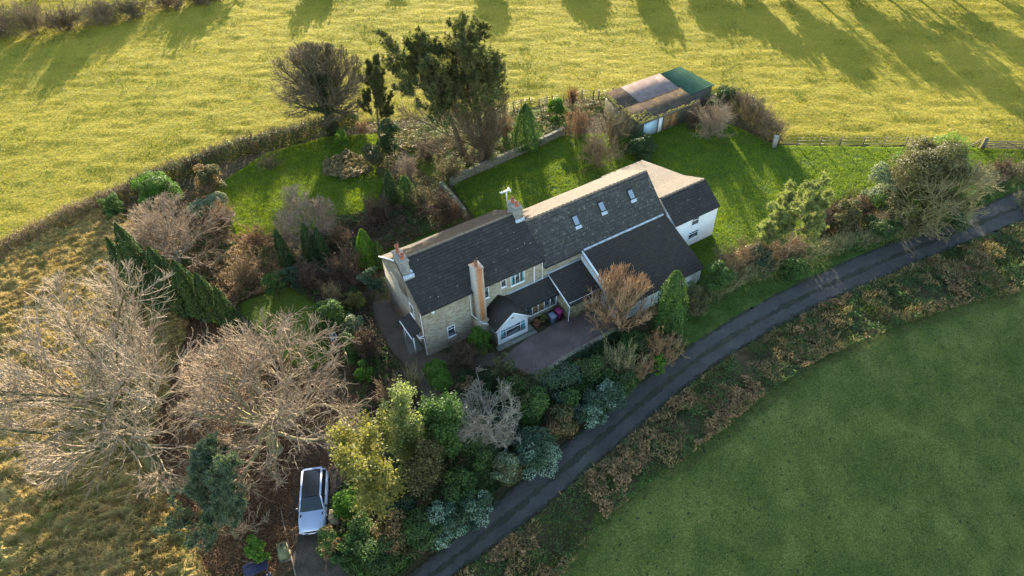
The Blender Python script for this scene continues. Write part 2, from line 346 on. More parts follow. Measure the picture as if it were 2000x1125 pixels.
# ---------------------------------------------------------------- the farmhouse (local axes: x along the front, y to the back)
HX, HY, HYAW = -7.7008, 39.8213, .5204
hc, hs = math.cos(HYAW), math.sin(HYAW)
def HW(x, y, z=0.): return np.array([HX+hc*x-hs*y, HY+hs*x+hc*y, z])
def stone(name, c1, c2, c3, mortar, bw=.42, rh=.2, rnd=.9):
    t = NT(name); tc = t.n('ShaderNodeTexCoord'); sp = t.n('ShaderNodeSeparateXYZ'); t.l(tc.outputs['Object'], sp.inputs[0])
    cb = t.n('ShaderNodeCombineXYZ'); t.l(t.math('ADD', sp.outputs[0], sp.outputs[1]), cb.inputs[0]); t.l(sp.outputs[2], cb.inputs[1])
    dn_ = t.noise(tc.outputs['Object'], 1.7, 3); ad = t.n('ShaderNodeVectorMath', operation='ADD'); sc_ = t.n('ShaderNodeVectorMath', operation='SCALE'); sc_.inputs['Scale'].default_value = .05
    nz = t.n('ShaderNodeTexNoise', i_Scale=2.5); t.l(cb.outputs[0], nz.inputs['Vector']); t.l(nz.outputs['Color'], sc_.inputs[0]); t.l(cb.outputs[0], ad.inputs[0]); t.l(sc_.outputs[0], ad.inputs[1])
    br = t.n('ShaderNodeTexBrick', i_Scale=1.0); br.inputs['Brick Width'].default_value = bw; br.inputs['Row Height'].default_value = rh; br.inputs['Mortar Size'].default_value = .012
    br.inputs['Color1'].default_value = (*c1, 1); br.inputs['Color2'].default_value = (*c2, 1); br.inputs['Mortar'].default_value = (*mortar, 1); br.inputs['Bias'].default_value = -.1
    t.l(ad.outputs[0], br.inputs['Vector'])
    vo = t.n('ShaderNodeTexVoronoi', i_Scale=3.6); mp = t.n('ShaderNodeMapping'); mp.inputs['Scale'].default_value = (1, 2.2, 1); t.l(ad.outputs[0], mp.inputs[0]); t.l(mp.outputs[0], vo.inputs['Vector'])
    sx = t.n('ShaderNodeSeparateColor'); t.l(vo.outputs['Color'], sx.inputs[0])
    k = t.ramp(sx.outputs[0], [(.55, (0, 0, 0)), (.75, (1, 1, 1))]); col = t.mix(t.math('MULTIPLY', k, .75), br.outputs['Color'], c3)
    col = t.mix(t.math('MULTIPLY', t.noise(cb.outputs[0], .9, 4), .6), col, tuple(x*.45 for x in c1))
    t.bump(t.math('ADD', t.math('MULTIPLY', br.outputs['Fac'], -1), t.noise(cb.outputs[0], 9, 3)), .6, .02); return t.fin(col, .9, .15)
M_stone = stone('coursed stone', (.36, .32, .23), (.50, .45, .34), (.27, .19, .11), (.42, .39, .31))
M_stone2 = stone('grey gable stone', (.30, .28, .23), (.42, .39, .32), (.24, .19, .13), (.34, .31, .26))
M_crazy = NT('crazy paving stone')
def _crazy(t):
    tc = t.n('ShaderNodeTexCoord'); sp = t.n('ShaderNodeSeparateXYZ'); t.l(tc.outputs['Object'], sp.inputs[0]); cb = t.n('ShaderNodeCombineXYZ'); t.l(t.math('ADD', sp.outputs[0], sp.outputs[1]), cb.inputs[0]); t.l(sp.outputs[2], cb.inputs[1])
    a = t.n('ShaderNodeTexVoronoi', i_Scale=2.2, feature='DISTANCE_TO_EDGE'); b = t.n('ShaderNodeTexVoronoi', i_Scale=2.2); t.l(cb.outputs[0], a.inputs['Vector']); t.l(cb.outputs[0], b.inputs['Vector'])
    s = t.n('ShaderNodeSeparateColor'); t.l(b.outputs['Color'], s.inputs[0]); col = t.ramp(s.outputs[0], [(.2, (.30, .24, .12)), (.8, (.46, .40, .24))])
    col = t.mix(t.ramp(a.outputs['Distance'], [(.03, (1, 1, 1)), (.06, (0, 0, 0))]), col, (.13, .12, .08)); return t.fin(col, .9, .1)
M_crazy = _crazy(M_crazy)
def tile(name, cols, width=.30, row=.30, lichen=.12, patch=None, cosl=.85, axis=0):
    t = NT(name); tc = t.n('ShaderNodeTexCoord'); sp = t.n('ShaderNodeSeparateXYZ'); t.l(tc.outputs['Object'], sp.inputs[0])
    cb = t.n('ShaderNodeCombineXYZ'); t.l(sp.outputs[axis], cb.inputs[0]); t.l(t.math('DIVIDE', sp.outputs[1-axis], cosl), cb.inputs[1])
    br = t.n('ShaderNodeTexBrick', i_Scale=1.0); br.inputs['Brick Width'].default_value = width; br.inputs['Row Height'].default_value = row; br.inputs['Mortar Size'].default_value = .014
    br.inputs['Color1'].default_value = (*cols[0], 1); br.inputs['Color2'].default_value = (*cols[1], 1); br.inputs['Mortar'].default_value = (*[x*.45 for x in cols[0]], 1); t.l(cb.outputs[0], br.inputs['Vector'])
    col = t.mix(t.ramp(t.noise(cb.outputs[0], 1.3, 6, .7), [(.4, (0, 0, 0)), (.62, (.7, .7, .7))]), br.outputs['Color'], cols[2])
    vo = t.n('ShaderNodeTexVoronoi', i_Scale=1.5); t.l(cb.outputs[0], vo.inputs['Vector'])
    k = t.ramp(vo.outputs['Distance'], [(lichen*.45, (1, 1, 1)), (lichen*.75, (0, 0, 0))]); col = t.mix(t.math('MULTIPLY', k, .8), col, (.30, .31, .27))
    if patch:
        k = t.ramp(t.noise(cb.outputs[0], patch[0], 5, .75), [(patch[1], (0, 0, 0)), (patch[1]+.05, (1, 1, 1))]); col = t.mix(t.math('MULTIPLY', k, patch[3]), col, patch[2])
    t.bump(t.math('ADD', t.math('MULTIPLY', br.outputs['Fac'], -1), t.math('MULTIPLY', t.noise(cb.outputs[0], 12, 3), .5)), .7, .02); return t.fin(col, .85, .2)
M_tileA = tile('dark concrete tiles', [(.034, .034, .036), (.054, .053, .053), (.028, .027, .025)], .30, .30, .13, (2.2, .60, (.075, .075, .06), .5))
M_tileB = tile('weathered stone slates', [(.055, .056, .055), (.078, .077, .074), (.043, .044, .038)], .34, .30, .12, (3.2, .57, (.19, .21, .17), .7))
M_tileBk = tile('back tiles with sunlight in colour', [(.052, .041, .033), (.075, .058, .045), (.03, .026, .022)], .3, .3, .10, (.5, .62, (.08, .06, .045), .6))  # warm sunlight is mixed into this tile colour for the sunny slopes
M_tileC = tile('brown black tiles', [(.034, .032, .032), (.050, .044, .04), (.05, .04, .028)], .30, .30, .10, (1.8, .58, (.06, .05, .03), .6))
M_white = plain('white render', (.74, .75, .75), .7, .10, 1.2); M_white2 = plain('white render with ivy', (.6, .62, .58), .8, .3, 1.5)
M_upvc = plain('white plastic', (.8, .8, .8), .35, .03, bump=0); M_lead = plain('lead flashing', (.42, .47, .52), .5, .2, 2)
M_black = plain('black trim', (.02, .02, .022), .5); M_render = plain('grey rendered chimney', (.24, .23, .20), .9, .45, 2)
M_terra = plain('terracotta', (.36, .13, .08), .8, .2, 4); M_ridge = plain('ridge tiles', (.22, .16, .11), .9, .3, 3)
M_glass = NT('dark window glass').fin((.035, .05, .06), .06, .9); M_sky = NT('skylight glass').fin((.20, .25, .30), .12, .8)
M_curt = plain('teal curtain', (.10, .32, .36), .8, .3, 6); M_timber = plain('old timber', (.16, .13, .10), .9, .3, 5)
M_ochre = plain('interior seen through glass', (.30, .17, .07), .8, .5, 3)
def _rust():
    t = NT('rust stained render'); v = t.co(); sp = t.n('ShaderNodeSeparateXYZ'); t.l(v, sp.inputs[0])
    a = t.math('ABSOLUTE', t.math('SUBTRACT', sp.outputs[0], 5.28)); v2 = t.co((6, 6, .9)); n1 = t.noise(v2, .9, 5, .7)
    m = t.math('ADD', a, t.math('MULTIPLY', n1, .55)); k = t.ramp(m, [(.40, (1, 1, 1)), (.70, (0, 0, 0))])
    col = t.mix(k, (.42, .39, .33), (.40, .18, .08)); g = t.ramp(t.noise(v, 5, 5, .7), [(.55, (0, 0, 0)), (.68, (1, 1, 1))]); col = t.mix(t.math('MULTIPLY', g, .6), col, (.10, .085, .06)); return t.fin(col, .9, .1)
M_rust = _rust()
house = empty('farmhouse', (HX, HY, 0), HYAW, 'long L-shaped stone and white rendered farmhouse with dark tiled roofs and three chimneys', 'house')
def hp(mb, name, mat, parent=None, label=None, sm=False): return tag(mb.build(name, mat, parent or house, sm), label)
def slab(name, eL, eR, rR, rL, th, rows, mat, label=None):
    # stepped courses from eave to ridge, closed underside
    eL, eR, rR, rL = [np.array(q, float) for q in (eL, eR, rR, rL)]; nv = nrm(np.cross(eR-eL, rL-eL)); m = MB(); st = .035
    ns = max(2, int(np.linalg.norm(eR-eL)/.6)); rg = np.random.default_rng(rows*31+ns); u = np.linspace(0, 1, ns+1)[:, None]
    for i in range(rows):
        a, b = i/rows, (i+1)/rows+.004
        lo = (eL+(rL-eL)*a)*(1-u)+(eR+(rR-eR)*a)*u; hi = (eL+(rL-eL)*b)*(1-u)+(eR+(rR-eR)*b)*u
        sg = -.05*np.sin(PI*u)*math.sin(PI*(i+.5)/rows)*0+rg.normal(0, .007, (ns+1, 1)); slip = rg.normal(0, .006, (ns+1, 1))
        L1 = lo+nv*(st+sg)-(rL-eL)/np.linalg.norm(rL-eL)*slip; H1 = hi+nv*(.004+np.abs(sg)*.3)
        V = np.concatenate([L1, H1, lo]); n1 = ns+1
        m.add(V, [q for k in range(ns) for q in ((k, k+1, n1+k+1, n1+k), (2*n1+k, 2*n1+k+1, k+1, k))])
    t = [q-nv*.0 for q in (eL, eR, rR, rL)]; b_ = [q-nv*th for q in (eL, eR, rR, rL)]
    m.add(t+b_, [(7, 6, 5, 4), (0, 4, 5, 1), (1, 5, 6, 2), (2, 6, 7, 3), (3, 7, 4, 0)])
    return hp(m, name, mat, label=label)
def gable(x0, x1, y0, y1, yr, z0f, z0b, zr, base=-.1):
    m = MB(); a = [(x, y, z) for x in (x0, x1) for y, z in ((y0, base), (y0, z0f), (yr, zr), (y1, z0b), (y1, base))]
    return m.add(a, [(4, 3, 2, 1, 0), (5, 6, 7, 8, 9)]).add(a, [(0, 1, 6, 5), (1, 2, 7, 6), (2, 3, 8, 7), (3, 4, 9, 8)])
# main block
hp(gable(.0, 12.16, 0, 8.19, 4.1, 5.66, 5.66, 8.2), 'wall', [M_stone], label='coursed stone wall of the tall end block')
hp(MB().box(-.03, 0, .25, 7.95, -.1, 5.6).add([(-.03, .25, 5.6), (0, .25, 5.6), (0, 4.1, 8.02), (-.03, 4.1, 8.02), (-.03, 7.95, 5.6), (0, 7.95, 5.6)], [(0, 3, 4)]), 'gable_cladding', M_stone2, label='greyer stone of the end gable')  # thin skin giving the gable a greyer tone
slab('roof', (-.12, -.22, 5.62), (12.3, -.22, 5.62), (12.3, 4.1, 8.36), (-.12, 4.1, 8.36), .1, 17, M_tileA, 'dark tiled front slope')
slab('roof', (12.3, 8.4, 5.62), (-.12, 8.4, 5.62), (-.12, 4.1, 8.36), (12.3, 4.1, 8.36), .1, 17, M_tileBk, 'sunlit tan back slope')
def ridge(x0, x1, y, z): 
    m = MB(); n = int((x1-x0)/.45)
    for i in range(n): a = x0+(x1-x0)*i/n; b = x0+(x1-x0)*(i+1)/n-.02; m.add([(a, y-.14, z-.03), (b, y-.14, z-.03), (b, y, z+.085), (a, y, z+.085), (b, y+.14, z-.03), (a, y+.14, z-.03)], [(0, 1, 2, 3), (3, 2, 4, 5), (1, 4, 2), (0, 3, 5)])
    hp(m, 'ridge_tiles', M_ridge)
ridge(.6, 11.6, 4.1, 8.37)
hp(MB().bar((-.14, -.24, 5.66), (-.14, 4.1, 8.42), .05, .14), 'verge', M_ridge); hp(MB().bar((-.14, 8.42, 5.66), (-.14, 4.1, 8.42), .05, .14), 'verge', M_upvc)
hp(MB().bar((-.1, -.30, 5.56), (12.3, -.30, 5.56), .11, .09), 'gutter', M_black)
# barn range
hp(gable(12.16, 26.4, .05, 6.9, 3.3, 4.45, 5.42, 7.5), 'wall', M_stone, label='stone wall of the barn range')
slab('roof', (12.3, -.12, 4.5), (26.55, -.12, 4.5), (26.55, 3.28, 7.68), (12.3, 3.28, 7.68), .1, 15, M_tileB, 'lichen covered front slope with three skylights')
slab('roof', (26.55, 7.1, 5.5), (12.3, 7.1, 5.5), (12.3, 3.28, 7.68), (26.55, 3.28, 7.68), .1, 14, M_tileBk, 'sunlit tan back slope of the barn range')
ridge(12.4, 26.5, 3.28, 7.69)
hp(MB().bar((12.3, -.18, 4.47), (16.4, -.18, 4.47), .1, .09), 'gutter', M_black)
for x, v in ((17.15, 1.95), (20.28, 2.13), (23.8, 2.12)):
    z = lambda y: 4.5+(y+.12)*3.18/3.4
    def on(x_, y_, o): return (x_, y_-o*.683, z(y_)+o*.73)
    m = MB(); y0, y1 = v-.38, v+.38
    m.add([on(x-.33, y0, .10), on(x+.33, y0, .10), on(x+.33, y1, .10), on(x-.33, y1, .10), on(x-.33, y0, -.05), on(x+.33, y0, -.05), on(x+.33, y1, -.05), on(x-.33, y1, -.05)], [(0, 1, 2, 3), (0, 4, 5, 1), (1, 5, 6, 2), (2, 6, 7, 3), (3, 7, 4, 0)])
    f_ = hp(m, 'skylight', M_black); hp(MB().add([on(x-.25, y0+.08, .115), on(x+.25, y0+.08, .115), on(x+.25, y1-.07, .115), on(x-.25, y1-.07, .115)], [(0, 1, 2, 3)]), 'pane', M_sky, f_)
    hp(MB().add([on(x-.33, y0-.22, .05), on(x+.33, y0-.22, .05), on(x+.33, y0, .1), on(x-.33, y0, .1)], [(0, 1, 2, 3)]), 'flashing', M_lead, f_)
# big lean-to
hp(MB().add([(16.5, .0, -.1), (26.4, .0, -.1), (26.4, -6.05, -.1), (16.5, -6.05, -.1), (16.5, .0, 4.25), (26.4, .0, 4.25), (26.4, -6.05, 1.95), (16.5, -6.05, 1.95)], [(0, 3, 7, 4), (3, 2, 6, 7), (2, 1, 5, 6), (4, 7, 6, 5)]), 'wall', M_white2, label='white rendered lean-to wall, ivy stained')
slab('roof', (16.6, -6.3, 2.02), (26.55, -6.3, 2.02), (26.55, -.10, 4.44), (16.6, -.10, 4.44), .1, 20, M_tileC, 'wide dark lean-to roof')
hp(MB().bar((16.5, -6.3, 1.98), (16.5, -.05, 4.40), .16, .30), 'verge', M_white, label='white rendered lean-to verge')
m = MB()
for i in range(12): a = 16.7+i*.8; m.box(a, a+.82, -.20+.02*(i % 2), .04, 4.44+.012*(i % 3), 4.60)
hp(m, 'flashing', M_lead)
# low roof over the store
hp(MB().box(12.9, 16.45, -3.35, .02, -.1, 2.15), 'wall', M_crazy, label='crazy paved stone wall of the low store')
slab('roof', (12.75, -3.65, 2.15), (16.45, -3.65, 2.15), (16.45, .0, 3.42), (12.75, .0, 3.42), .08, 12, M_tileC, 'low store roof')
hp(MB().bar((12.72, -3.67, 2.13), (12.72, 0, 3.42), .07, .16), 'verge', M_upvc); hp(MB().bar((12.7, -.03, 3.5), (16.45, -.03, 3.5), .07, .16), 'flashing', M_lead)
hp(MB().box(12.9, 16.4, -3.35, -.5, 2.15, 2.3).add([(12.9, -3.3, 2.1), (12.9, 0, 2.1), (12.9, 0, 3.3)], [(0, 2, 1)]), 'side_wall', M_white)
# conservatory lean-to
slab('roof', (7.6, -1.75, 2.28), (12.85, -1.75, 2.28), (12.85, .0, 3.12), (7.6, .0, 3.12), .07, 6, M_tileC, 'conservatory lean-to roof')
hp(MB().bar((8.3, -.03, 3.2), (12.9, -.03, 3.2), .07, .15), 'flashing', M_lead)
hp(MB().box(9.3, 12.7, -1.6, -1.5, -.1, .85), 'wall', M_stone); cons = hp(MB().box(9.3, 12.72, -1.62, -1.52, .85, .93).box(9.3, 12.72, -1.62, -1.52, 2.13, 2.22).box(9.3, 9.42, -1.61, -1.53, .93, 2.13).box(12.6, 12.72, -1.61, -1.53, .93, 2.13).box(9.96, 10.03, -1.61, -1.53, .93, 2.13).box(10.62, 10.69, -1.61, -1.53, .93, 2.13).box(11.28, 11.35, -1.61, -1.53, .93, 2.13).box(11.94, 12.01, -1.61, -1.53, .93, 2.13), 'window', M_upvc, label='conservatory window with five panes')
for i, (a, mt) in enumerate(((9.42, M_glass), (10.03, M_ochre), (10.69, M_ochre), (11.35, M_glass), (12.01, M_glass))): hp(MB().box(a, (9.96, 10.62, 11.28, 11.94, 12.6)[i], -1.58, -1.56, .93, 2.13), 'pane', mt, cons)
hp(MB().bar((9.3, -1.8, 2.24), (12.8, -1.8, 2.24), .07, .08), 'gutter', M_black)
# porch gable
hp(MB().add([(5.8, -2.45, -.1), (8.95, -2.45, -.1), (8.95, -2.45, 2.3), (7.37, -2.45, 3.45), (5.8, -2.45, 2.3), (5.8, 0, -.1), (8.95, 0, -.1), (8.95, 0, 2.3), (5.8, 0, 2.3)], [(1, 0, 5, 6), (0, 4, 8, 5), (1, 6, 7, 2)]).add([(5.8, -2.45, -.1), (8.95, -2.45, -.1), (8.95, -2.45, 2.3), (7.37, -2.45, 3.45), (5.8, -2.45, 2.3)], [(0, 1, 2, 3, 4)]), 'wall', M_white, label='white gabled sun room wall')
slab('roof', (5.55, -2.6, 2.14), (5.55, .02, 2.14), (7.37, .02, 3.58), (7.37, -2.6, 3.58), .07, 8, M_tileC, 'sun room roof, left slope')
slab('roof', (9.2, .02, 2.14), (9.2, -2.6, 2.14), (7.37, -2.6, 3.58), (7.37, .02, 3.58), .07, 8, M_tileC, 'sun room roof, right slope')
hp(MB().bar((5.55, -2.64, 2.1), (7.4, -2.64, 3.56), .05, .14), 'bargeboard', M_upvc); hp(MB().bar((9.2, -2.64, 2.1), (7.36, -2.64, 3.56), .05, .14), 'bargeboard', M_upvc)
hp(MB().box(7.25, 7.5, -2.47, -2.455, 2.75, 2.87), 'vent', M_black)
hp(MB().box(5.5, 9.6, -3.0, -2.46, -.1, .12).box(9.0, 9.6, -2.46, -.2, -.1, .12), 'plinth', plain('old concrete', (.22, .21, .17), .9))
# windows
def window(axis, c, a0, a1, z0, z1, splits=(), tops=0, curtain=False, sill=True, label=None, glass=None):
    s = -1
    def bx(m, p0, p1, q0, q1, d0, d1):
        return m.box(p0, p1, c+s*d1, c+s*d0, q0, q1) if axis == 'y' else m.box(c+s*d1, c+s*d0, p0, p1, q0, q1)
    m = MB(); t = .065
    bx(m, a0, a1, z1-t, z1, 0, .05); bx(m, a0, a1, z0, z0+t, 0, .05); bx(m, a0, a0+t, z0+t, z1-t, 0, .05); bx(m, a1-t, a1, z0+t, z1-t, 0, .05)
    for f_ in splits: x = a0+(a1-a0)*f_; bx(m, x-.03, x+.03, z0+t, z1-t, 0, .045)
    if tops: bx(m, a0+t, a1-t, z1-tops-.03, z1-tops+.03, 0, .043)
    w_ = hp(m, 'window', M_upvc, label=label)
    hp(bx(MB(), a0+t, a1-t, z0+t, z1-t, .0, .02), 'pane', glass or M_glass, w_)
    if curtain:
        cw = (a1-a0)*.13; hp(bx(MB(), a0+t, a0+t+cw, z0+t, z1-t, .02, .024), 'curtain', M_curt, w_); hp(bx(MB(), a1-t-cw, a1-t, z0+t, z1-t, .02, .024), 'curtain', M_curt, w_)
    if sill: hp(bx(MB(), a0-.06, a1+.06, z0-.07, z0, 0, .10), 'sill', M_upvc, w_)
    return w_
window('y', 0, 2.1, 2.85, 1.15, 2.5, tops=.4, label='small lower window in the stone front'); window('y', 0, 7.72, 8.3, 4.3, 5.2, label='narrow upper window')
window('y', 0, 8.75, 10.2, 3.95, 5.3, (.33, .66), curtain=True, label='wide upper window'); window('y', 0, 6.0, 6.5, 3.9, 5.2, label='upper window behind the front chimney')
window('y', -2.45, 6.05, 8.72, .6, 1.95, (.22, .8), tops=.38, curtain=True, label='wide sun room window'); window('x', -.03, 1.7, 2.5, 3.4, 4.8, label='gable window')
window('x', -.03, 1.2, 2.1, 1.0, 2.1, label='window beneath the gable canopy'); window('y', -3.35, 15.4, 16.2, 1.1, 1.9, label='store window')
door = hp(MB().box(12.78, 12.9, -1.45, -.55, 0, 2.0), 'door', M_upvc); hp(MB().box(12.74, 12.78, -.75, -.65, .95, 1.0), 'handle', M_black, door)
# chimneys
def pot(m, x, y, z, h, r): return m.lathe((x, y, z), [(r, 0), (r*.95, .05), (r*.8, .1), (r*.78, h*.8), (r, h*.82), (r, h), (r*.7, h), (r*.65, h*.6)])
c1 = hp(MB().box(-.05, .62, 2.65, 4.45, 5.0, 9.05).box(-.11, .68, 2.59, 4.51, 9.05, 9.2), 'chimney', M_render, label='rendered gable chimney with two red pots')
hp(pot(MB(), .3, 4.05, 9.2, .75, .17), 'chimney_pot', M_terra, c1); hp(pot(MB(), .3, 3.1, 9.2, .5, .2), 'chimney_pot', M_terra, c1)
hp(MB().box(.62, .86, 2.5, 4.1, 7.25, 7.75).box(-.1, .86, 2.42, 2.649, 7.2, 7.75), 'flashing', M_lead, c1)
c2 = hp(MB().box(11.55, 12.25, 3.4, 4.9, 7.4, 9.1).box(11.5, 12.3, 3.35, 4.95, 9.1, 9.22), 'chimney', M_render, label='rendered ridge chimney between the two roofs')
hp(pot(MB(), 11.9, 4.5, 9.22, .45, .2), 'chimney_pot', M_terra, c2); hp(pot(MB(), 11.9, 3.8, 9.22, .45, .2), 'chimney_pot', M_terra, c2); hp(MB().box(11.45, 12.35, 3.2, 3.399, 7.6, 8.1), 'flashing', M_lead, c2)
m = MB().bar((11.6, 5.0, 8.8), (11.6, 5.0, 10.4), .05); m.bar((11.0, 5.0, 10.3), (12.0, 5.0, 10.3), .04); m.bar((11.9, 4.75, 10.3), (11.9, 5.25, 10.3), .05, .22)
for i in range(6): m.bar((11.0+i*.15, 4.85, 10.3), (11.0+i*.15, 5.15, 10.3), .03)
hp(m, 'aerial', M_upvc, c2)
c3 = hp(MB().box(4.85, 5.68, -.9, -.0, -.1, 8.45).box(4.8, 5.73, -.95, .05, 8.45, 8.58), 'chimney', M_rust, label='tall rust stained chimney on the front wall')
hp(pot(MB(), 5.28, -.45, 8.58, .55, .16), 'chimney_pot', plain('old pot', (.22, .13, .09), .9), c3); hp(MB().box(4.6, 5.95, -1.15, -.001, -.1, 2.4), 'base', M_stone, c3)
# pipes
def pipe(pts, r=.045):
    m = MB(); 
    for a, b in zip(pts[:-1], pts[1:]): m.tubes(np.array([[a, b]], float), np.array([[r, r]]), 6)
    hp(m, 'downpipe', M_upvc)
pipe([(11.2, -.28, 5.5), (11.2, -.08, 5.3), (11.2, -.08, 3.2)], .06); pipe([(12.1, -.28, 5.5), (12.1, -.07, 5.3), (12.1, -.07, 3.2)]); pipe([(4.6, -.28, 5.5), (4.6, -.08, 5.3), (4.6, -.08, 2.7), (5.1, -1.2, 2.3), (5.6, -1.4, 2.1)])
pipe([(12.8, -3.5, 2.1), (12.8, -3.4, 0)]); pipe([(26.7, -.2, 4.3), (26.7, -1.7, 3.3), (26.7, -1.7, .3)], .06); pipe([(-.06, .1, 5.6), (-.08, .1, 2.6), (-.5, .3, 2.4), (-.06, .15, 2.2), (-.06, .15, 0)])
hp(MB().lathe((1.0, -.12, 5.05), [(.05, 0), (.16, .05), (.17, .22), (.05, .3)]), 'lamp', M_upvc)
# gable canopy
slab('canopy', (-1.0, 3.0, 2.45), (-1.0, .55, 2.45), (-.04, .55, 2.95), (-.04, 3.0, 2.95), .06, 5, M_tileA, 'small tiled canopy on the gable')
hp(MB().bar((-1.06, .5, 2.42), (-1.06, 3.05, 2.42), .08), 'gutter', M_upvc); hp(MB().box(-.9, -.8, .7, .8, 0, 2.4).box(-.9, -.8, 2.75, 2.85, 0, 2.4), 'canopy_post', M_upvc)
# white end wing with catslide roof
E0x, E1x = 26.8, 32.4
a = [(x, y, z) for x in (E0x, E1x) for y, z in ((-1.5, -.1), (-1.5, 3.85), (1.03, 5.5), (3.8, 4.28), (10.2, 2.55), (10.2, -.1))]
hp(MB().add(a, [(5, 4, 3, 2, 1, 0), (6, 7, 8, 9, 10, 11)]).add(a, [(0, 1, 7, 6), (4, 5, 11, 10), (1, 2, 8, 7), (2, 3, 9, 8), (3, 4, 10, 9)]), 'wall', M_white, label='white rendered wall of the end wing')
slab('roof', (E0x-.1, -1.7, 3.82), (E1x+.12, -1.7, 3.82), (E1x+.12, 1.03, 5.64), (E0x-.1, 1.03, 5.64), .08, 11, M_tileA, 'dark front slope of the end wing')
slab('roof', (E1x+.12, 3.8, 4.4), (E0x-.1, 3.8, 4.4), (E0x-.1, 1.03, 5.64), (E1x+.12, 1.03, 5.64), .08, 10, M_tileBk, 'tan upper back slope of the end wing')
slab('roof', (E1x+.12, 10.4, 2.65), (E0x-.1, 10.4, 2.65), (E0x-.1, 3.8, 4.4), (E1x+.12, 3.8, 4.4), .08, 22, M_tileBk, 'tan catslide slope of the end wing')
m = MB(); ridge(E0x, E1x, 1.03, 5.65)
window('y', -1.5, 28.95, 29.95, 2.75, 3.75, tops=.4, label='upper window of the white wing'); window('y', -1.5, 28.85, 30.15, 1.0, 1.95, tops=.3, label='lower window of the white wing')
# ---------------------------------------------------------------- outbuilding
ob = empty('outbuilding', (*G(1245, 275)[:2], 0), math.atan2(77.9-73.4, 23.8-16.0), 'low stone outbuilding with mossy corrugated roof, large windows and a green metal lean-to', 'outbuilding')
OW, OD = 8.9, 6.9
def wave(name, x0, x1, y0, y1, zf, mat, amp=.05, pit=.30, swap=False, label=None):
    if swap:
        n = int((y1-y0)/pit*4); V = []
        for y in np.linspace(y0, y1, n+1): d = amp*math.sin((y-y0)/pit*2*PI); V += [(x0, y, zf(x0, y)+d), (x1, y, zf(x1, y)+d), (x0, y, zf(x0, y)-.08), (x1, y, zf(x1, y)-.08)]
        Fc = [q for k in range(0, 4*n, 4) for q in ((k, k+1, k+5, k+4), (k+2, k+6, k+7, k+3), (k, k+4, k+6, k+2), (k+1, k+3, k+7, k+5))]+[(0, 2, 3, 1), (4*n, 4*n+1, 4*n+3, 4*n+2)]
        return tag(MB().add(V, Fc).build(name, mat, ob), label)
    n = int((x1-x0)/pit*4); xs = np.linspace(x0, x1, n+1); V = []; 
    for x in xs:
        d = amp*math.sin((x-x0)/pit*2*PI); V += [(x, y0, zf(x, y0)+d), (x, y1, zf(x, y1)+d), (x, y0, zf(x, y0)-.08), (x, y1, zf(x, y1)-.08)]
    Fc = []
    for i in range(n): k = 4*i; Fc += [(k, k+4, k+5, k+1), (k+2, k+3, k+7, k+6), (k, k+2, k+6, k+4), (k+1, k+5, k+7, k+3)]
    Fc += [(0, 1, 3, 2), (4*n, 4*n+2, 4*n+3, 4*n+1)]
    return tag(MB().add(V, Fc).build(name, mat, ob), label)
zf = lambda x, y: 2.75+.085*y
def corr(name, cols, moss=None):
    t = NT(name); v = t.co((1, 1, 1)); v2 = t.co((5, .8, 1)); f = t.math('ADD', t.math('MULTIPLY', t.noise(v, 1.2, 5), .6), t.math('MULTIPLY', t.noise(v2, 2, 4), .4)); col = t.ramp(f, cols)
    if moss: col = t.mix(t.ramp(t.noise(v, 2.2, 5, .7), [(moss[0], (0, 0, 0)), (moss[0]+.1, (1, 1, 1))]), col, moss[1])
    return t.fin(col, 1.0, .0)
Mc1 = corr('old fibre cement sheet', [(.35, (.05, .04, .032)), (.6, (.10, .078, .06)), (.75, (.17, .135, .105))], (.56, (.16, .13, .04)))
Mc2 = corr('pale plastic roof sheet', [(.35, (.16, .12, .105)), (.6, (.24, .19, .17)), (.75, (.42, .38, .36))])
Mc3 = plain('green steel sheet', (.05, .095, .062), .95, .2, 1.5, spec=.0)
Mmoss = ground('moss', [(.3, (.12, .10, .02)), (.55, (.30, .24, .05)), (.8, (.42, .34, .10))], 1.5, 6, bst=1, bs=9)
wave('roof', -.3, 9.15, -.45, 3.1, zf, Mc1, label='brown mossy corrugated lower roof'); wave('roof', -.3, 2.5, 3.105, 7.1, zf, Mc1, label='brown corrugated upper left roof')
wave('roof_panel', 2.55, 8.9, 3.1, 7.0, lambda x, y: zf(x, y)+.05, Mc2, label='pale pinkish translucent roof sheets')
r_ = R()
m = MB()
for (x0, x1, y0, y1, n_) in ((-.35, 9.2, -.55, -.15, 90), (-.4, .15, -.4, 7.0, 110), (-.2, 2.2, -.5, 1.4, 60)):
    for i in range(n_):
        x = r_.uniform(x0, x1); y = r_.uniform(y0, y1); s = r_.uniform(.05, .17); 
        m.lathe((x, y, zf(x, y)+.0), [(s, 0), (s*.85, .05), (s*.4, .1), (.01, .11)], 6)
tag(m.build('moss_edging', Mmoss, ob, True), 'yellow moss along the eaves', kind='stuff')
M_stone3 = stone('dark ivy stained stone', (.13, .12, .08), (.20, .18, .12), (.09, .10, .05), (.16, .15, .11))
hw = MB()
hw.box(0, 8.9, 0, .25, -.1, 2.62).box(0, .25, .25, 6.85, -.1, 2.65).box(8.65, 8.9, .25, 6.85, -.1, 2.65).box(.25, 8.65, 6.6, 6.85, -.1, 3.2)
hw.build('wall', M_stone3, ob)
MB().bar((-.3, -.48, 2.6), (9.15, -.48, 2.6), .06, .24).build('fascia', M_timber, ob)
ow = MB().box(.7, 3.0, -.05, -.001, .15, .23).box(.7, 3.0, -.05, -.001, 2.1, 2.2).box(.7, .78, -.05, -.001, .23, 2.1).box(2.92, 3.0, -.05, -.001, .23, 2.1).build('window', M_timber, ob)
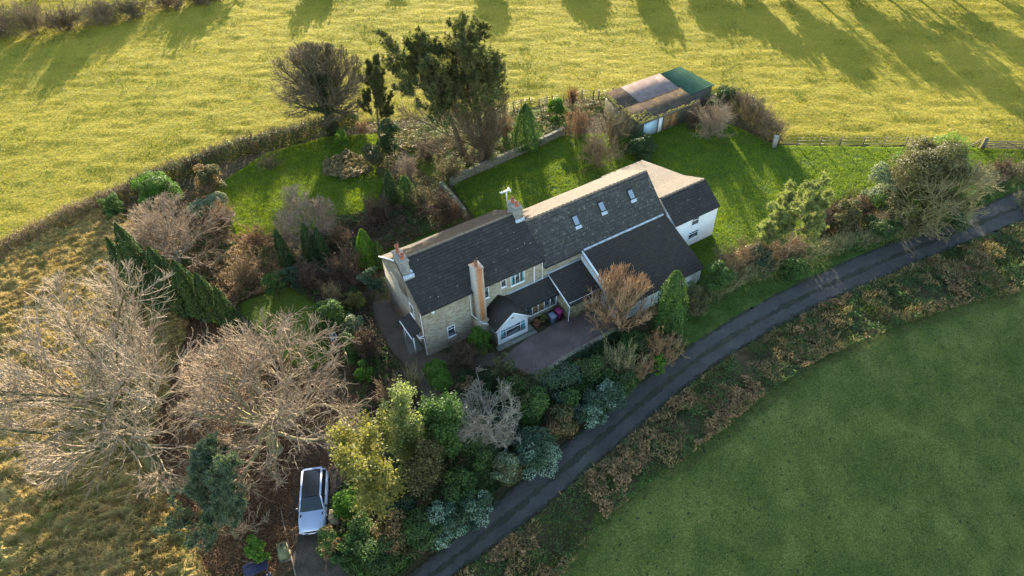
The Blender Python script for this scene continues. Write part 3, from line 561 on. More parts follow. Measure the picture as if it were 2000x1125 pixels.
MB().box(.78, 2.92, -.03, -.005, .23, 2.1).build('pane', NT('pane with painted sky reflection').fin((.45, .62, .72), .1, .8), ow)  # the sky's reflection is painted as the pane's pale blue
od = MB().box(3.15, 3.75, -.04, -.001, .1, 2.2).build('door', M_upvc, ob)
ow = MB().box(3.95, 6.3, -.05, -.001, .15, .23).box(3.95, 6.3, -.05, -.001, 2.1, 2.2).box(3.95, 4.02, -.05, -.001, .23, 2.1).box(5.1, 5.18, -.05, -.001, .23, 2.1).box(6.23, 6.3, -.05, -.001, .23, 2.1).build('window', M_timber, ob)
for a_ in (4.02, 5.18): MB().box(a_, a_+1.06, -.03, -.005, .23, 2.1).build('pane', M_ochre, ow)
ggz = lambda x, y: 2.9-.02*y
wave('lean_to_roof', 9.2, 13.4, 1.3, 7.9, ggz, Mc3, label='green corrugated steel lean-to roof', amp=.06, pit=.42, swap=True)
MB().box(9.3, 13.2, 1.5, 1.6, -.1, 2.75).box(13.1, 13.2, 1.6, 7.7, -.1, 2.7).box(9.3, 13.1, 7.6, 7.7, -.1, 2.7).build('lean_to_wall', plain('dark boarding', (.07, .07, .06)), ob)
# ---------------------------------------------------------------- plant generators
def branch(P, Rr, m, rng, ratio=.5, ang=(25, 60), up=.15, k=5, tmin=.25, rr=.55, wig=.14, fade=.4, rmin=.01, trop=.06):
    n, kk, _ = P.shape; t = np.clip(tmin+(1-tmin)*(np.arange(m)[None, :]+rng.uniform(0, 1, (n, m)))/m, 0, .999)
    q = t*(kk-1); i0 = q.astype(int); f = (q-i0)[..., None]; a = np.arange(n)[:, None]
    base = P[a, i0]*(1-f)+P[a, i0+1]*f; T = nrm(P[a, i0+1]-P[a, i0]); r0 = Rr[a, i0]*(1-f[..., 0])+Rr[a, i0+1]*f[..., 0]
    Lp = np.linalg.norm(np.diff(P, axis=1), axis=2).sum(1)[:, None]
    qv = nrm(np.cross(T, rng.normal(size=T.shape))); al = np.radians(rng.uniform(*ang, t.shape))[..., None]
    D = nrm(T*np.cos(al)+qv*np.sin(al)+np.array([0, 0, up])); Ln = Lp*ratio*(1-fade*t)*rng.uniform(.65, 1.2, t.shape)
    base = base.reshape(-1, 3); D = D.reshape(-1, 3); Ln = Ln.reshape(-1, 1); pts = [base]; d = D
    for _ in range(k-1):
        d = nrm(d+wig*rng.normal(size=d.shape)+np.array([0, 0, trop])); pts.append(pts[-1]+d*Ln/(k-1))
    r = np.maximum(r0.reshape(-1, 1)*rr*np.linspace(1, .35, k)[None, :], rmin)
    return np.stack(pts, 1), r
def stems(base, n, L, spread, rng, r, k=6, wig=.08, trop=.05, start=0.15):
    a = rng.uniform(0, 2*PI, n); e = np.radians(rng.uniform(*spread, n)); d = np.stack([np.cos(a)*np.cos(e), np.sin(a)*np.cos(e), np.sin(e)], 1)
    p = np.array(base)+rng.normal(0, start, (n, 3))*[1, 1, 0]; Ln = L*rng.uniform(.7, 1.1, (n, 1)); pts = [p]
    for _ in range(k-1): d = nrm(d+wig*rng.normal(size=d.shape)+np.array([0, 0, trop])); pts.append(pts[-1]+d*Ln/(k-1))
    return np.stack(pts, 1), np.maximum(r*np.linspace(1, .3, k)[None, :]*np.ones((n, 1)), .01)
def fit(levels, h, w, lean=(0, 0)):
    A = np.concatenate([p.reshape(-1, 3) for p, _ in levels]); sx = np.percentile(np.linalg.norm(A[:, :2], axis=1), 97); sz = np.percentile(A[:, 2], 99.5)
    out = []
    for p, r in levels:
        p = p*np.array([w/2/sx, w/2/sx, h/sz]); p = p+np.stack([lean[0]*(p[..., 2]/h)**1.3, lean[1]*(p[..., 2]/h)**1.3, 0*p[..., 2]], -1); out.append((p, r))
    return out
def place(px, py, wpx, ty, z=0.):
    p = G(px, py, z); h = max(.3, hgt(p, ty)); w_ = wpx*mpp(p+np.array([0, 0, h*.6])); return p, h, w_
def edst(P, D, env):
    c, r = np.array(env[:3]), np.array(env[3:]); p = (P-c)/r; d = D/r; A = (d*d).sum(-1); Bq = (p*d).sum(-1); Cq = (p*p).sum(-1)-1
    return np.maximum(0, (-Bq+np.sqrt(np.maximum(Bq*Bq-A*Cq, 0)))/A)
def ebranch(P, Rr, m, rng, env, cap, ang, up=.1, k=5, tmin=.2, rr=.55, wig=.12, rmin=.012, trop=.04, umin=.5):
    n, kk, _ = P.shape; t = np.clip(tmin+(1-tmin)*(np.arange(m)[None, :]+rng.uniform(0, 1, (n, m)))/m, 0, .999)
    q = t*(kk-1); i0 = q.astype(int); f = (q-i0)[..., None]; a = np.arange(n)[:, None]
    base = (P[a, i0]*(1-f)+P[a, i0+1]*f).reshape(-1, 3); T = nrm(P[a, i0+1]-P[a, i0]).reshape(-1, 3); r0 = (Rr[a, i0]*(1-f[..., 0])+Rr[a, i0+1]*f[..., 0]).reshape(-1, 1)
    qv = nrm(np.cross(T, rng.normal(size=T.shape))); al = np.radians(rng.uniform(*ang, len(T)))[:, None]
    out = nrm(base-np.array(env[:3])+np.array([0, 0, env[5]*.5])); d = nrm(T*np.cos(al)+qv*np.sin(al)+np.array([0, 0, up])+out*.25)
    Ln = np.clip(edst(base, d, env)*rng.uniform(umin, 1.04, len(base)), .18*cap, cap*rng.uniform(.75, 1.1, len(base)))[:, None]; pts = [base]
    for _ in range(k-1):
        d = nrm(d+wig*rng.normal(size=d.shape)+np.array([0, 0, trop])); pts.append(pts[-1]+d*Ln/(k-1))
    return np.stack(pts, 1), np.maximum(r0*rr*np.linspace(1, .4, k)[None, :], rmin)
def etree(rng, h, w_, off=(0, 0), m=(16, 9, 8, 6), trunk=.25, el=(5, 85), r0=.3, cz=.56, flat=1., wig=.14, caps=(.42, .2, .1), rm=(.03, .018, .013), up=.05, low=0, trop=.04, rlim=.5, depth=1., um=.5):
    env = (off[0], off[1], h*cz, w_/2, w_/2*depth, h*(1-cz))
    k = 7; z = np.linspace(0, h*trunk, k); T0 = np.stack([off[0]*.5*(z/h)**1.2, off[1]*.5*(z/h)**1.2, z], 1)[None]; T0[:, 1:-1, :2] += rng.normal(0, .06, (1, k-2, 2))
    R0 = (np.linspace(1.25, .8, k)*r0)[None]; R0[:, 0] *= 1.2
    n = m[0]; i = np.arange(n)+.5; e = np.radians(el[0]+(el[1]-el[0])*(i/n)**1.0); az = i*2.39996+rng.uniform(-.25, .25, n); d = np.stack([np.cos(az)*np.cos(e), np.sin(az)*np.cos(e), np.sin(e)], 1)
    t = .55+.44*(i/n); zz = h*trunk*t; base = np.stack([np.interp(zz, z, T0[0, :, j]) for j in range(3)], 1); Ln = (edst(base, d, env)*rng.uniform(.78, .95, n))[:, None]
    pts = [base]; kk = 9
    for _ in range(kk-1): d = nrm(d+wig*.8*rng.normal(size=d.shape)+np.array([0, 0, trop])); pts.append(pts[-1]+d*Ln/(kk-1))
    l1 = (np.stack(pts, 1), np.linspace(rlim, .12, kk)[None, :]*r0*rng.uniform(.75, 1.05, (n, 1)))
    R_ = w_/2; l2 = ebranch(*l1, m[1], rng, env, R_*caps[0]*2, (18, 50), up, 6, .22, .6, wig, rm[0], trop, um); l3 = ebranch(*l2, m[2], rng, env, R_*caps[1]*2, (20, 55), up, 5, .15, .62, wig, rm[1], trop, um)
    lv = [(T0, R0), l1, l2, l3]
    if m[3]: lv.append(ebranch(*l3, m[3], rng, env, R_*caps[2]*2, (18, 60), up, 4, .1, .75, wig, rm[2], trop))
    return lv
def bare_tree(name, px, py, wpx, ty, bk, label, cat='tree', group=None, cx=None, bk2=None, ivy=None, **kw):
    rng = R(); p, h, w_ = place(px, py, wpx, ty); off = (0, 0)
    if cx is not None: q = G(cx[0], cx[1], h*cx[2]); off = ((q-p)[0], (q-p)[1])
    lv = etree(rng, h, w_, off, **kw); t = empty(name, p, 0, label, cat, group)
    MB().tubes(*lv[0], 9).tubes(*lv[1], 6).build('trunk', B[bk], t, True); mb = MB()
    for i, (a, b) in enumerate(lv[2:]): mb.tubes(a, b, (4, 3, 3)[i])
    mb.build('crown', B[bk2 or bk], t)
    if ivy:
        A = np.concatenate([lv[0][0].reshape(-1, 3), lv[1][0][:, :5].reshape(-1, 3)]); A = np.repeat(A, ivy, 0); A = A+rng.normal(0, .28, A.shape); MB().leaves(A, rng.normal(size=A.shape), .09, rng).build('ivy', L['dark'], t)
    return t, lv, p, h, w_
def lobes(rng, w_, h, k):
    c = []; k = int(k*1.7)
    for i in range(k):
        a = i*2.39996+rng.uniform(-.5, .5); z = h*rng.uniform(.12, .84); rr = w_/2*.78*math.sqrt(rng.uniform(.05, 1))*math.sqrt(max(.05, 1-((z/h-.25)/.75)**2))
        c.append((rr*math.cos(a), rr*math.sin(a)*rng.uniform(.8, 1.1), z, rng.uniform(.11, .24)))
    c.append((0, 0, h*.4, .3)); return c
def leaf_cloud(mb, rng, w_, h, k=10, dens=1., size=.09, cen=None, smoothb=False, off=(0, 0, 0)):
    Cn = cen or lobes(rng, w_, h, k)
    for x, y, z, f in Cn:
        r = np.array([w_*f, w_*f, min(h*.5, max(w_*f*.85, .15))]); area = 4*PI*(r.mean()**2); n = int(min(9000, max(60, dens*area/(size*size*1.1))))
        d = nrm(rng.normal(size=(n, 3))); d[:, 2] = np.where(d[:, 2] < -.3, -d[:, 2], d[:, 2]); nz = 1+.38*(fbm(d[:, 0]*2.3+x+d[:, 2]*2, d[:, 1]*2.3+y, 3, 3)-.5)*2
        q = rng.uniform(.55 if not smoothb else .9, 1.06, n)**.5
        P = d*r*(q*nz)[:, None]+np.array([x, y, z])+np.array(off); ok = P[:, 2] > .03; P = P[ok]
        mb.leaves(P, d[ok]+rng.normal(0, .8, (ok.sum(), 3))+[0, 0, .3], size*rng.uniform(.6, 1.35, ok.sum()), rng)
    return Cn
def bush(name, px, py, wpx, ty, lf, label, cat='shrub', group=None, k=9, dens=.8, size=.085, lf2=None, dome=False):
    rng = R(); p, h, w_ = place(px, py, wpx, ty); mb = MB()
    if dome: leaf_cloud(mb, rng, w_, h, dens=1.7, size=.06, cen=[(0, 0, h*.5, .5)], smoothb=True)
    else: leaf_cloud(mb, rng, w_, h, k, dens, size)
    o = mb.build(name, L[lf]); o.location = p; tag(o, label, cat, group)
    if lf2:
        m2 = MB(); leaf_cloud(m2, rng, w_*.97, h*1.03, 7, dens*.42, size*.8); m2.build('new_growth', L[lf2], o)
    st, sr = stems((0, 0, 0), 6, h*.7, (40, 85), rng, .03); MB().tubes(st, sr, 4).build('stem', B['brown'], o)
    return o
def cone(name, px, py, wpx, ty, lf, label, cat='conifer', group=None, size=.09, dens=2.4, ex=.75, fat=1.):
    rng = R(); p, h, w_ = place(px, py, wpx, ty); n = int(dens*PI*w_/2*h/(size*size)*.9); n = min(n, 26000)
    z = rng.uniform(0.0, 1, n)**1.15; a = rng.uniform(0, 2*PI, n); rad = w_/2*np.minimum(1, (z+.04)*7)*(1-z**1.6)**ex*(1+.16*np.sin(a*5+z*3)+.22*(fbm(a*3, z*h*1.6, 2, px)-.5)); rad *= rng.uniform(.78, 1.04, n)
    P = np.stack([rad*np.cos(a), rad*np.sin(a), z*h], 1); N = np.stack([np.cos(a), np.sin(a), .25+0*a], 1)+rng.normal(0, .4, (n, 3))
    t = empty(name, p, 0, label, cat, group); MB().leaves(P, N, size*rng.uniform(.6, 1.4, n), rng).build('foliage', L[lf], t)
    T0, R0 = stems((0, 0, 0), 1, h*.9, (87, 89), rng, w_*.03, start=0); MB().tubes(T0, R0, 6).build('trunk', B['brown'], t); return t
def twig(name, px, py, wpx, ty, bk, label, cat='shrub', group=None, n=26, m=(6, 5), spread=(25, 85), lf=None, ld=.25, trop=.04, rmin=.010, size=.07, wig=.14):
    rng = R(); p, h, w_ = place(px, py, wpx, ty); s0 = stems((0, 0, 0), n, h, spread, rng, .03, start=w_*.10, wig=.10, trop=trop)
    l1 = branch(*s0, m[0], rng, .5, (15, 50), .1, 5, .2, .7, wig, .3, rmin+.003, trop); l2 = branch(*l1, m[1], rng, .5, (15, 60), .08, 4, .1, .8, wig, .2, rmin, trop)
    lv = fit([s0, l1, l2], h, w_); mb = MB()
    for i, (a, b) in enumerate(lv): mb.tubes(a, b, (4, 3, 3)[i])
    o = mb.build(name, B[bk]); o.location = p; tag(o, label, cat, group)
    if lf:
        A = lv[2][0][:, 1:, :].reshape(-1, 3); A = A[rng.uniform(size=len(A)) < ld*4]; A = np.repeat(A, 1, 0)+rng.normal(0, .06, (len(A), 3))
        MB().leaves(A, rng.normal(size=A.shape)+[0, 0, .5], size*rng.uniform(.5, 1.2, len(A)), rng).build('leaves', L[lf], o)
    return o
def tufts(mb, rng, Cn, n, L_, wd, up=.5):
    P = np.repeat(Cn, n, 0); D = nrm(rng.normal(size=P.shape)+[0, 0, up]); mb.blades(P, D, L_*rng.uniform(.6, 1.2, len(P)), wd, rng)
def hedge(name, pts, hh, wd, lf, label, bk=None, lf2=None, dens=1., px=True, size=.085, mix=.35, z0=0, group=None):
    rng = R(); P = Gl(pts) if px else np.array(pts, float); seg = np.linalg.norm(np.diff(P, axis=0), axis=1); cum = np.concatenate([[0], np.cumsum(seg)]); Lt = cum[-1]
    def smp(n):
        s = rng.uniform(0, Lt, n); x = np.interp(s, cum, P[:, 0]); y = np.interp(s, cum, P[:, 1]); i = np.clip(np.searchsorted(cum, s)-1, 0, len(seg)-1); d = (P[i+1]-P[i])/seg[i][:, None]; return np.stack([x, y], 1), np.stack([-d[:, 1], d[:, 0]], 1), s
    n = int(dens*Lt*(2*hh+wd)/(size*size)*.65); c, nn, s = smp(n); th = rng.uniform(0, PI, n); hv = hh*(.72+.56*fbm(s*.55, s*0+3, 3, 4)); wv_ = wd/2*(.75+.5*fbm(s*.7, s*0+9, 3, 8))
    q = rng.uniform(.75, 1.05, n); Q = np.column_stack([c+nn*(np.cos(th)*wv_*q)[:, None], np.abs(np.sin(th))**.7*hv*q+z0]); N = np.column_stack([nn*np.cos(th)[:, None], np.sin(th)])+rng.normal(0, .5, (n, 3))
    sel = rng.uniform(size=n)+ (fbm(s*.35, s*0, 2, 12)-.5)*1.2 < (1-mix) if lf2 else np.ones(n, bool)
    t = MB().leaves(Q[sel], N[sel], size*rng.uniform(.6, 1.4, sel.sum()), rng).build(name, L[lf]); tag(t, label, 'hedge', group)
    if lf2: MB().leaves(Q[~sel], N[~sel], size*rng.uniform(.6, 1.4, (~sel).sum()), rng).build('mixed_foliage', L[lf2], t)
    if bk:
        m_ = int(Lt*26); c, nn, s = smp(m_); hv = hh*(.85+.5*fbm(s*.55, s*0+3, 3, 4)); d = nrm(np.column_stack([nn*rng.uniform(-.55, .55, (m_, 1)), np.ones(m_)])+rng.normal(0, .25, (m_, 3)))
        b0 = np.column_stack([c+nn*rng.uniform(-.3, .3, (m_, 1))*wd, np.full(m_, z0+0.)]); tt = np.linspace(0, 1, 4)[None, :, None]; PP = b0[:, None, :]+d[:, None, :]*tt*hv[:, None, None]+rng.normal(0, .05, (m_, 4, 3))
        l1 = (PP, np.full((m_, 4), .014)); l2 = branch(*l1, 6, rng, .4, (20, 60), .1, 3, .35, 1, .15, .2, .010); MB().tubes(*l1, 3).tubes(*l2, 3).build('twigs', B[bk], t)
    return t
def cover(name, poly, n, size, lf, label, h=(.05, .5), patch=.5, thr=.0, seed=1, blade=False, px=True, zf_=None, up=.8, cat='ground cover', edge=0):
    rng = R(); P = Gl(poly) if px else np.array(poly); lo, hi = P.min(0), P.max(0); Q = rng.uniform(lo, hi, (int(n*2.2), 2)); Q = Q[pip(Q, P)][:n]
    v = fbm(Q[:, 0]*patch, Q[:, 1]*patch, 3, seed); Q = Q[v > thr]; v = v[v > thr]; k = len(Q)
    z = h[0]+(h[1]-h[0])*fbm(Q[:, 0]*patch*2.2, Q[:, 1]*patch*2.2, 3, seed+3)**1.5*1.3*rng.uniform(.7, 1.05, k)
    if zf_: z = z+zf_(Q[:, 0], Q[:, 1])
    A = np.column_stack([Q, z]); mb = MB()
    if blade: mb.blades(A-[0, 0, .05], nrm(rng.normal(0, .6, (k, 3))+[0, 0, up]), size*rng.uniform(.6, 1.5, k), size*.09, rng)
    else: mb.leaves(A, rng.normal(0, .7, (k, 3))+[0, 0, 1], size*rng.uniform(.6, 1.4, k), rng)
    o = mb.build(name, L[lf]); tag(o, label, cat, kind='stuff'); return o
def pine(name, px, py, wpx, ty, lf, label, bk='brown', m=(9, 6, 4), nst=1, cx=None, r0=.3, tl=.55, tuft=26, tmin=.45, needle=.34, up=.5, cat='pine tree', ang=(40, 80), trunk=.85, wd=.035, lobe=None, group=None):
    rng = R(); p, h, w_ = place(px, py, wpx, ty); lean = (0, 0)
    if cx: q = G(cx[0], cx[1], h*cx[2]); lean = tuple((q-p)[:2])
    T0, R0 = stems((0, 0, 0), nst, h*trunk, (84, 89) if nst == 1 else (62, 84), rng, r0, start=.05 if nst == 1 else .4)
    R0 = R0*1.; l1 = branch(T0, R0, m[0], rng, tl, ang, .15, 6, tmin, .45, .12, .5, .03, .1); l2 = branch(*l1, m[1], rng, .5, (25, 60), .15, 4, .3, .6, .15, .3, .02, .1); l3 = branch(*l2, m[2], rng, .55, (20, 60), .3, 3, .3, .6, .15, .2, .012, .1)
    lv = fit([(T0, R0), l1, l2, l3], h, w_, lean); t = empty(name, p, 0, label, cat, group)
    MB().tubes(*lv[0], 8).tubes(*lv[1], 5).build('trunk', B[bk], t, True)
    mb = MB().tubes(*lv[2], 3).tubes(*lv[3], 3); mb.build('branches', B[bk], t)
    E_ = np.concatenate([lv[3][0][:, -1, :], lv[3][0][:, 1, :], lv[2][0][:, -1, :]]); nb = MB(); tufts(nb, rng, E_, tuft, needle, wd, up); nb.build('needles', L[lf], t); return t

# ---------------------------------------------------------------- trees
bare_tree('bare_tree', 650, 252, 218, 90, 'moss', 'round domed bare tree with ivied trunk standing in the field hedge', bk2='brown', m=(30, 7, 7, 5), trunk=.40, el=(2, 85), r0=.60, cz=.60, um=.8, caps=(.22, .12, .06), rm=(.04, .024, .017), cx=(615, 165, .6), ivy=60, wig=.13, rlim=.45)
pine('pine_tree', 950, 312, 185, 40, 'pine', 'tall dark pine with straight trunks, right of the pair behind the garden', m=(24, 9, 6), nst=1, cx=(918, 130, .7), r0=.34, tmin=.5, tuft=24, tl=.42, needle=.46, wd=.05)
pine('pine_tree', 918, 322, 185, 44, 'pine', 'dark pine leaning left over the field with open limbs', m=(22, 9, 6), nst=1, cx=(805, 140, .7), r0=.34, tmin=.5, tuft=24, tl=.45, needle=.46, wd=.05)
bare_tree('bare_tree', 943, 322, 225, 115, 'brown', 'wide bare tree fanning out beneath the two dark pines', m=(20, 9, 8, 6), trunk=.2, el=(0, 80), r0=.36, cx=(885, 210, .5), bk2='brown', cz=.5, caps=(.22, .13, .07))
pine('pine_tree', 742, 268, 66, 132, 'pine', 'small dark pine between the domed bare tree and the tall pines', m=(18, 7, 5), tmin=.15, tuft=26, r0=.16, needle=.42, cx=(732, 190, .5), wd=.05)
bare_tree('bare_tree', 305, 915, 490, 600, 'moss', 'largest pale bare tree spreading over the tussocky grass', m=(19, 8, 6, 5), trunk=.48, el=(-8, 70), r0=.45, cx=(225, 715, .6), rm=(.05, .024, .0115), rlim=.42, cz=.5, caps=(.26, .13, .065), wig=.17, bk2='pale')
bare_tree('bare_tree', 540, 880, 430, 675, 'olive', 'broad pinkish bare tree spreading above the drive', m=(21, 8, 6, 5), trunk=.35, el=(-10, 70), r0=.4, cx=(530, 768, .6), rm=(.045, .022, .011), cz=.5, caps=(.26, .13, .065), wig=.24, bk2='pink', up=-.05)
bare_tree('bare_tree', 352, 520, 250, 408, 'grey', 'grey bare tree tangled behind the dark conifer row', m=(16, 8, 6, 5), trunk=.25, el=(0, 75), r0=.2, bk2='pink', cx=(335, 455, .6), caps=(.26, .13, .065))
bare_tree('bare_tree', 610, 478, 132, 368, 'grey', 'small grey bare tree in the middle of the left lawn', m=(14, 7, 6, 4), trunk=.25, el=(5, 80), r0=.14, bk2='pink', cz=.5, wig=.2)
bare_tree('bare_tree', 965, 885, 165, 738, 'grey', 'silvery bare tree with curving branches above the lane hedge', m=(13, 7, 6, 5), trunk=.25, el=(0, 75), r0=.16, cx=(945, 785, .6), bk2='grey', wig=.32, rm=(.03, .02, .014))
# pollard
def pollard():
    rng = R(); p, h, w_ = place(1205, 652, 165, 530); t = empty('pollarded_tree', p, 0, 'pollarded tree with a dense brush of orange brown shoots before the lean-to', 'tree')
    lv = etree(rng, h, w_, (0, 0), m=(20, 11, 10, 0), trunk=.3, el=(-5, 85), r0=.34, cz=.42, wig=.10, caps=(.26, .12, .1), rm=(.03, .02, .014), up=.35, rlim=.42, trop=.08)
    MB().tubes(*lv[0], 8).tubes(*lv[1], 6).build('trunk', B['tan'], t, True); MB().tubes(*lv[2], 4).tubes(*lv[3], 3).build('crown', B['orange'], t)
pollard()
cone('conifer', 1300, 655, 72, 530, 'mid', 'green conifer with pale yellow top beside the pollarded tree', ex=.55)
# dark leaning conifer row
for i, (bx, by, wd_, ty, lab) in enumerate(((310, 590, 74, 436, 'tallest dark conifer, at the upper left end of the leaning conifer row'), (272, 575, 46, 464, 'narrow dark conifer on the outer flank of the tallest one'), (352, 600, 72, 482, 'dark conifer second in the row, below the tallest'), (390, 612, 62, 508, 'dark conifer in the middle of the leaning row'), (424, 622, 54, 534, 'dark conifer near the small lawn end of the row'), (452, 632, 42, 560, 'shortest dark conifer, last of the row beside the small lawn'))):
    cone('conifer', bx, by, wd_, ty, 'dark', lab, group='dark conifers in a leaning row', ex=.8, size=.1)
# airy yellow trees over the drive
def airy(px, py, wpx, ty, lf, label, cx, k=22, dens=.45, size=.10, bk='moss', r0=.22):
    rng = R(); p, h, w_ = place(px, py, wpx, ty); q = G(cx[0], cx[1], h*.65); lean = (q-p)[:2]; t = empty('leafy_tree', p, 0, label, 'tree')
    T0, R0 = stems((0, 0, 0), 1, h*.8, (85, 89), rng, r0, start=0); l1 = branch(T0, R0, 14, rng, .45, (30, 70), .2, 5, .25, .5, .12, .5, .03); l2 = branch(*l1, 6, rng, .5, (20, 60), .1, 4, .3, .6, .15, .3, .018); l3 = branch(*l2, 5, rng, .55, (20, 60), .1, 4, .2, .6, .15, .3, .013)
    lv = fit([(T0, R0), l1, l2, l3], h, w_, lean); MB().tubes(*lv[0], 7).tubes(*lv[1], 5).build('trunk', B[bk], t, True); mb = MB().tubes(*lv[2], 3).tubes(*lv[3], 3); mb.build('branches', B[bk], t)
    A = lv[3][0][:, 1:, :].reshape(-1, 3); A = np.repeat(A, max(1, int(20*dens)), 0); A = A+rng.normal(0, .24, A.shape); MB().leaves(A, rng.normal(0, .7, A.shape)+[0, 0, .6], size*rng.uniform(.5, 1.3, len(A)), rng).build('foliage', L[lf], t)
airy(770, 1005, 215, 800, 'yellow', 'airy yellow green tree lit by the sun beside the drive', (748, 885), dens=.6)
airy(800, 960, 95, 790, 'lit', 'brighter green slender tree behind the airy yellow tree', (788, 850), r0=.14)
airy(885, 930, 90, 785, 'mid', 'dark green tree between the path and the silvery bare tree', (870, 850), r0=.15, dens=.6)
airy(850, 985, 80, 880, 'olive', 'olive tree in shade right of the airy yellow tree', (840, 925), r0=.14, dens=.5)
pine('pine_tree', 462, 1052, 170, 905, 'teal', 'blue green pine beside the parked car', m=(16, 7, 5), tmin=.12, tuft=20, r0=.15, needle=.42, wd=.04, cx=(448, 955, .5), tl=.6)
pine('pine_tree', 1527, 522, 128, 362, 'lit', 'pale green pine on the main lawn near the lane', m=(20, 8, 5), tmin=.2, tuft=34, r0=.16, needle=.36, wd=.028, tl=.6, bk='tan', up=.35)
bare_tree('bare_tree', 1790, 446, 215, 305, 'olive', 'pale limbed half bare tree sweeping right over the lane hedge', m=(14, 8, 7, 5), trunk=.2, el=(0, 75), r0=.24, cx=(1850, 375, .6), bk2='olive', wig=.16, rm=(.045, .026, .016))
bush('ivy_mound', 1768, 428, 165, 268, 'olive', 'large ivy mass climbing the half bare tree', 'ivy', k=18, dens=.6, lf2='bright'); bush('bush', 1705, 418, 80, 322, 'cream', 'pale leaved bush left of the ivied tree', k=9)

# ---------------------------------------------------------------- hedges
hedge('hedge', [(-120, 555), (0, 497), (100, 447), (200, 403), (262, 375)], 1.3, 2.6, 'olive', 'long brown field hedge left of the dark conifer row', 'tan', 'bracken')
hedge('hedge', [(262, 375), (330, 353), (420, 314), (520, 288), (620, 262), (700, 240)], 1.7, 2.4, 'dark', 'darker field hedge curving behind the left lawn', 'plum', 'olive')
hedge('hedge', [(1418, 212), (1445, 216), (1480, 248), (1512, 282)], 2.5, 2.4, 'olive', 'brown hedge running from the outbuilding to the stone gatepost', 'tan', 'bracken')
hedge('hedge', [(1405, 540), (1440, 525), (1500, 515), (1560, 500)], 2.6, 1.8, 'bracken', 'brown hedge left of the pale green pine, raised to shade the lane', 'tan')  # height raised so its shadow covers the lane
hedge('hedge', [(1590, 452), (1650, 430), (1700, 410)], 2.3, 2.0, 'purple', 'clipped purple brown hedge between the pale pine and the ivied tree', 'plum', 'bracken')
hedge('hedge', [(1870, 392), (1920, 368), (1990, 345), (2080, 318)], 1.6, 2.4, 'mid', 'green lane hedge at the right edge below the gate', 'tan', 'olive')
hedge('hedge', [(1375, 590), (1440, 552), (1500, 530), (1570, 510), (1660, 482), (1730, 466), (1800, 448), (1880, 418)], 1.5, 1.9, 'mid', 'ragged low hedge added along the lane from the lean-to to the ivied tree', 'olive', 'olive', mix=.5, dens=.8)  # added roadside planting that also blocks a sun patch on the road
hedge('hedge', [(1060, 745), (1130, 700), (1215, 655)], .9, 1.3, 'dark', 'dark hedge along the yard wall', None, 'blue')
# ---------------------------------------------------------------- shrubs (one entry per plant)
bush('bush', 418, 378, 60, 322, 'olive', 'olive bush with bronze tips beside the curving field hedge', lf2='bracken')
bush('clipped_shrub', 430, 412, 42, 376, 'cream', 'larger of the two clipped pale domes beside the left lawn', 'clipped shrub', dome=True); bush('clipped_shrub', 396, 424, 40, 392, 'cream', 'smaller clipped pale dome beside the left lawn', 'clipped shrub', dome=True)
bush('bush', 318, 398, 84, 340, 'bright', 'bright green spreading bush in the bend of the field hedge', lf2='mid'); bush('bush', 228, 420, 52, 380, 'mid', 'green bush against the brown field hedge', k=6)
bush('bush', 672, 284, 34, 254, 'bright', 'rounded light green bush at the foot of the domed tree', k=6)
twig('shrub', 528, 330, 52, 300, 'plum', 'low brown twiggy shrub on the shaded strip of the left lawn', m=(4, 4))
cone('conifer', 768, 396, 32, 330, 'dark', 'narrow dark cypress in the shrubbery behind the house'); cone('conifer', 798, 397, 38, 344, 'mid', 'shorter light tipped conifer beside the narrow dark cypress', ex=.5)
cone('conifer', 722, 518, 42, 448, 'bright', 'bright green pointed conifer at the corner of the house', ex=.6); cone('conifer', 746, 522, 26, 470, 'mid', 'small conifer tucked behind the bright pointed one', ex=.6)
cone('conifer', 562, 520, 32, 448, 'dark', 'slim dark conifer between the left lawn and the small lawn'); cone('conifer', 612, 505, 36, 436, 'dark', 'dark conifer beneath the small grey bare tree, left of a pair'); cone('conifer', 634, 508, 30, 444, 'dark', 'dark conifer beneath the small grey bare tree, right of a pair')
bush('bush', 645, 655, 78, 588, 'mid', 'big rounded green bush beside the small lawn', k=8, dens=1.2); bush('bush', 740, 585, 46, 512, 'blue', 'grey green bush against the left gable wall', k=8)
bush('bush', 718, 560, 34, 520, 'cream', 'pale tipped bush left of the gable wall', k=6); bush('bush', 690, 650, 56, 612, 'cream', 'pale edged low bush beside the plastic chair', k=7); bush('bush', 700, 600, 44, 572, 'yellow', 'sunlit yellowish bush behind the big rounded one', k=6)
bush('bush', 690, 700, 56, 655, 'mid', 'green bush below the plastic chair', k=7); bush('bush', 712, 745, 44, 712, 'bright', 'bright green low bush at the edge of the path', k=5)
twig('shrub', 738, 428, 66, 384, 'plum', 'purple brown twiggy shrub near the narrow dark cypress', m=(7, 6), lf='purple'); twig('shrub', 872, 440, 78, 376, 'plum', 'purple brown twiggy shrub above the main roof', m=(8, 7), n=34, lf='purple'); twig('shrub', 800, 350, 66, 304, 'pink', 'pinkish twiggy shrub below the bare trees', m=(7, 6))
twig('shrub', 830, 412, 56, 366, 'tan', 'brown twiggy shrub between the cypress and the garden wall', m=(7, 6), lf='olive')
twig('shrub', 500, 484, 78, 444, 'tan', 'copper coloured shrub at the foot of the left lawn', lf='orange', ld=.2); twig('shrub', 490, 552, 100, 496, 'tan', 'large russet shrub above the small lawn', n=34, lf='bracken', ld=.2)
twig('shrub', 668, 480, 50, 440, 'tan', 'orange brown shrub right of the dark conifer pair', lf='orange', ld=.12); twig('shrub', 680, 545, 80, 490, 'plum', 'dark brown thicket in the central bed', n=36, lf='purple', ld=.15); twig('shrub', 615, 560, 70, 515, 'plum', 'dim brown thicket below the dark conifer pair', n=30, lf='purple')
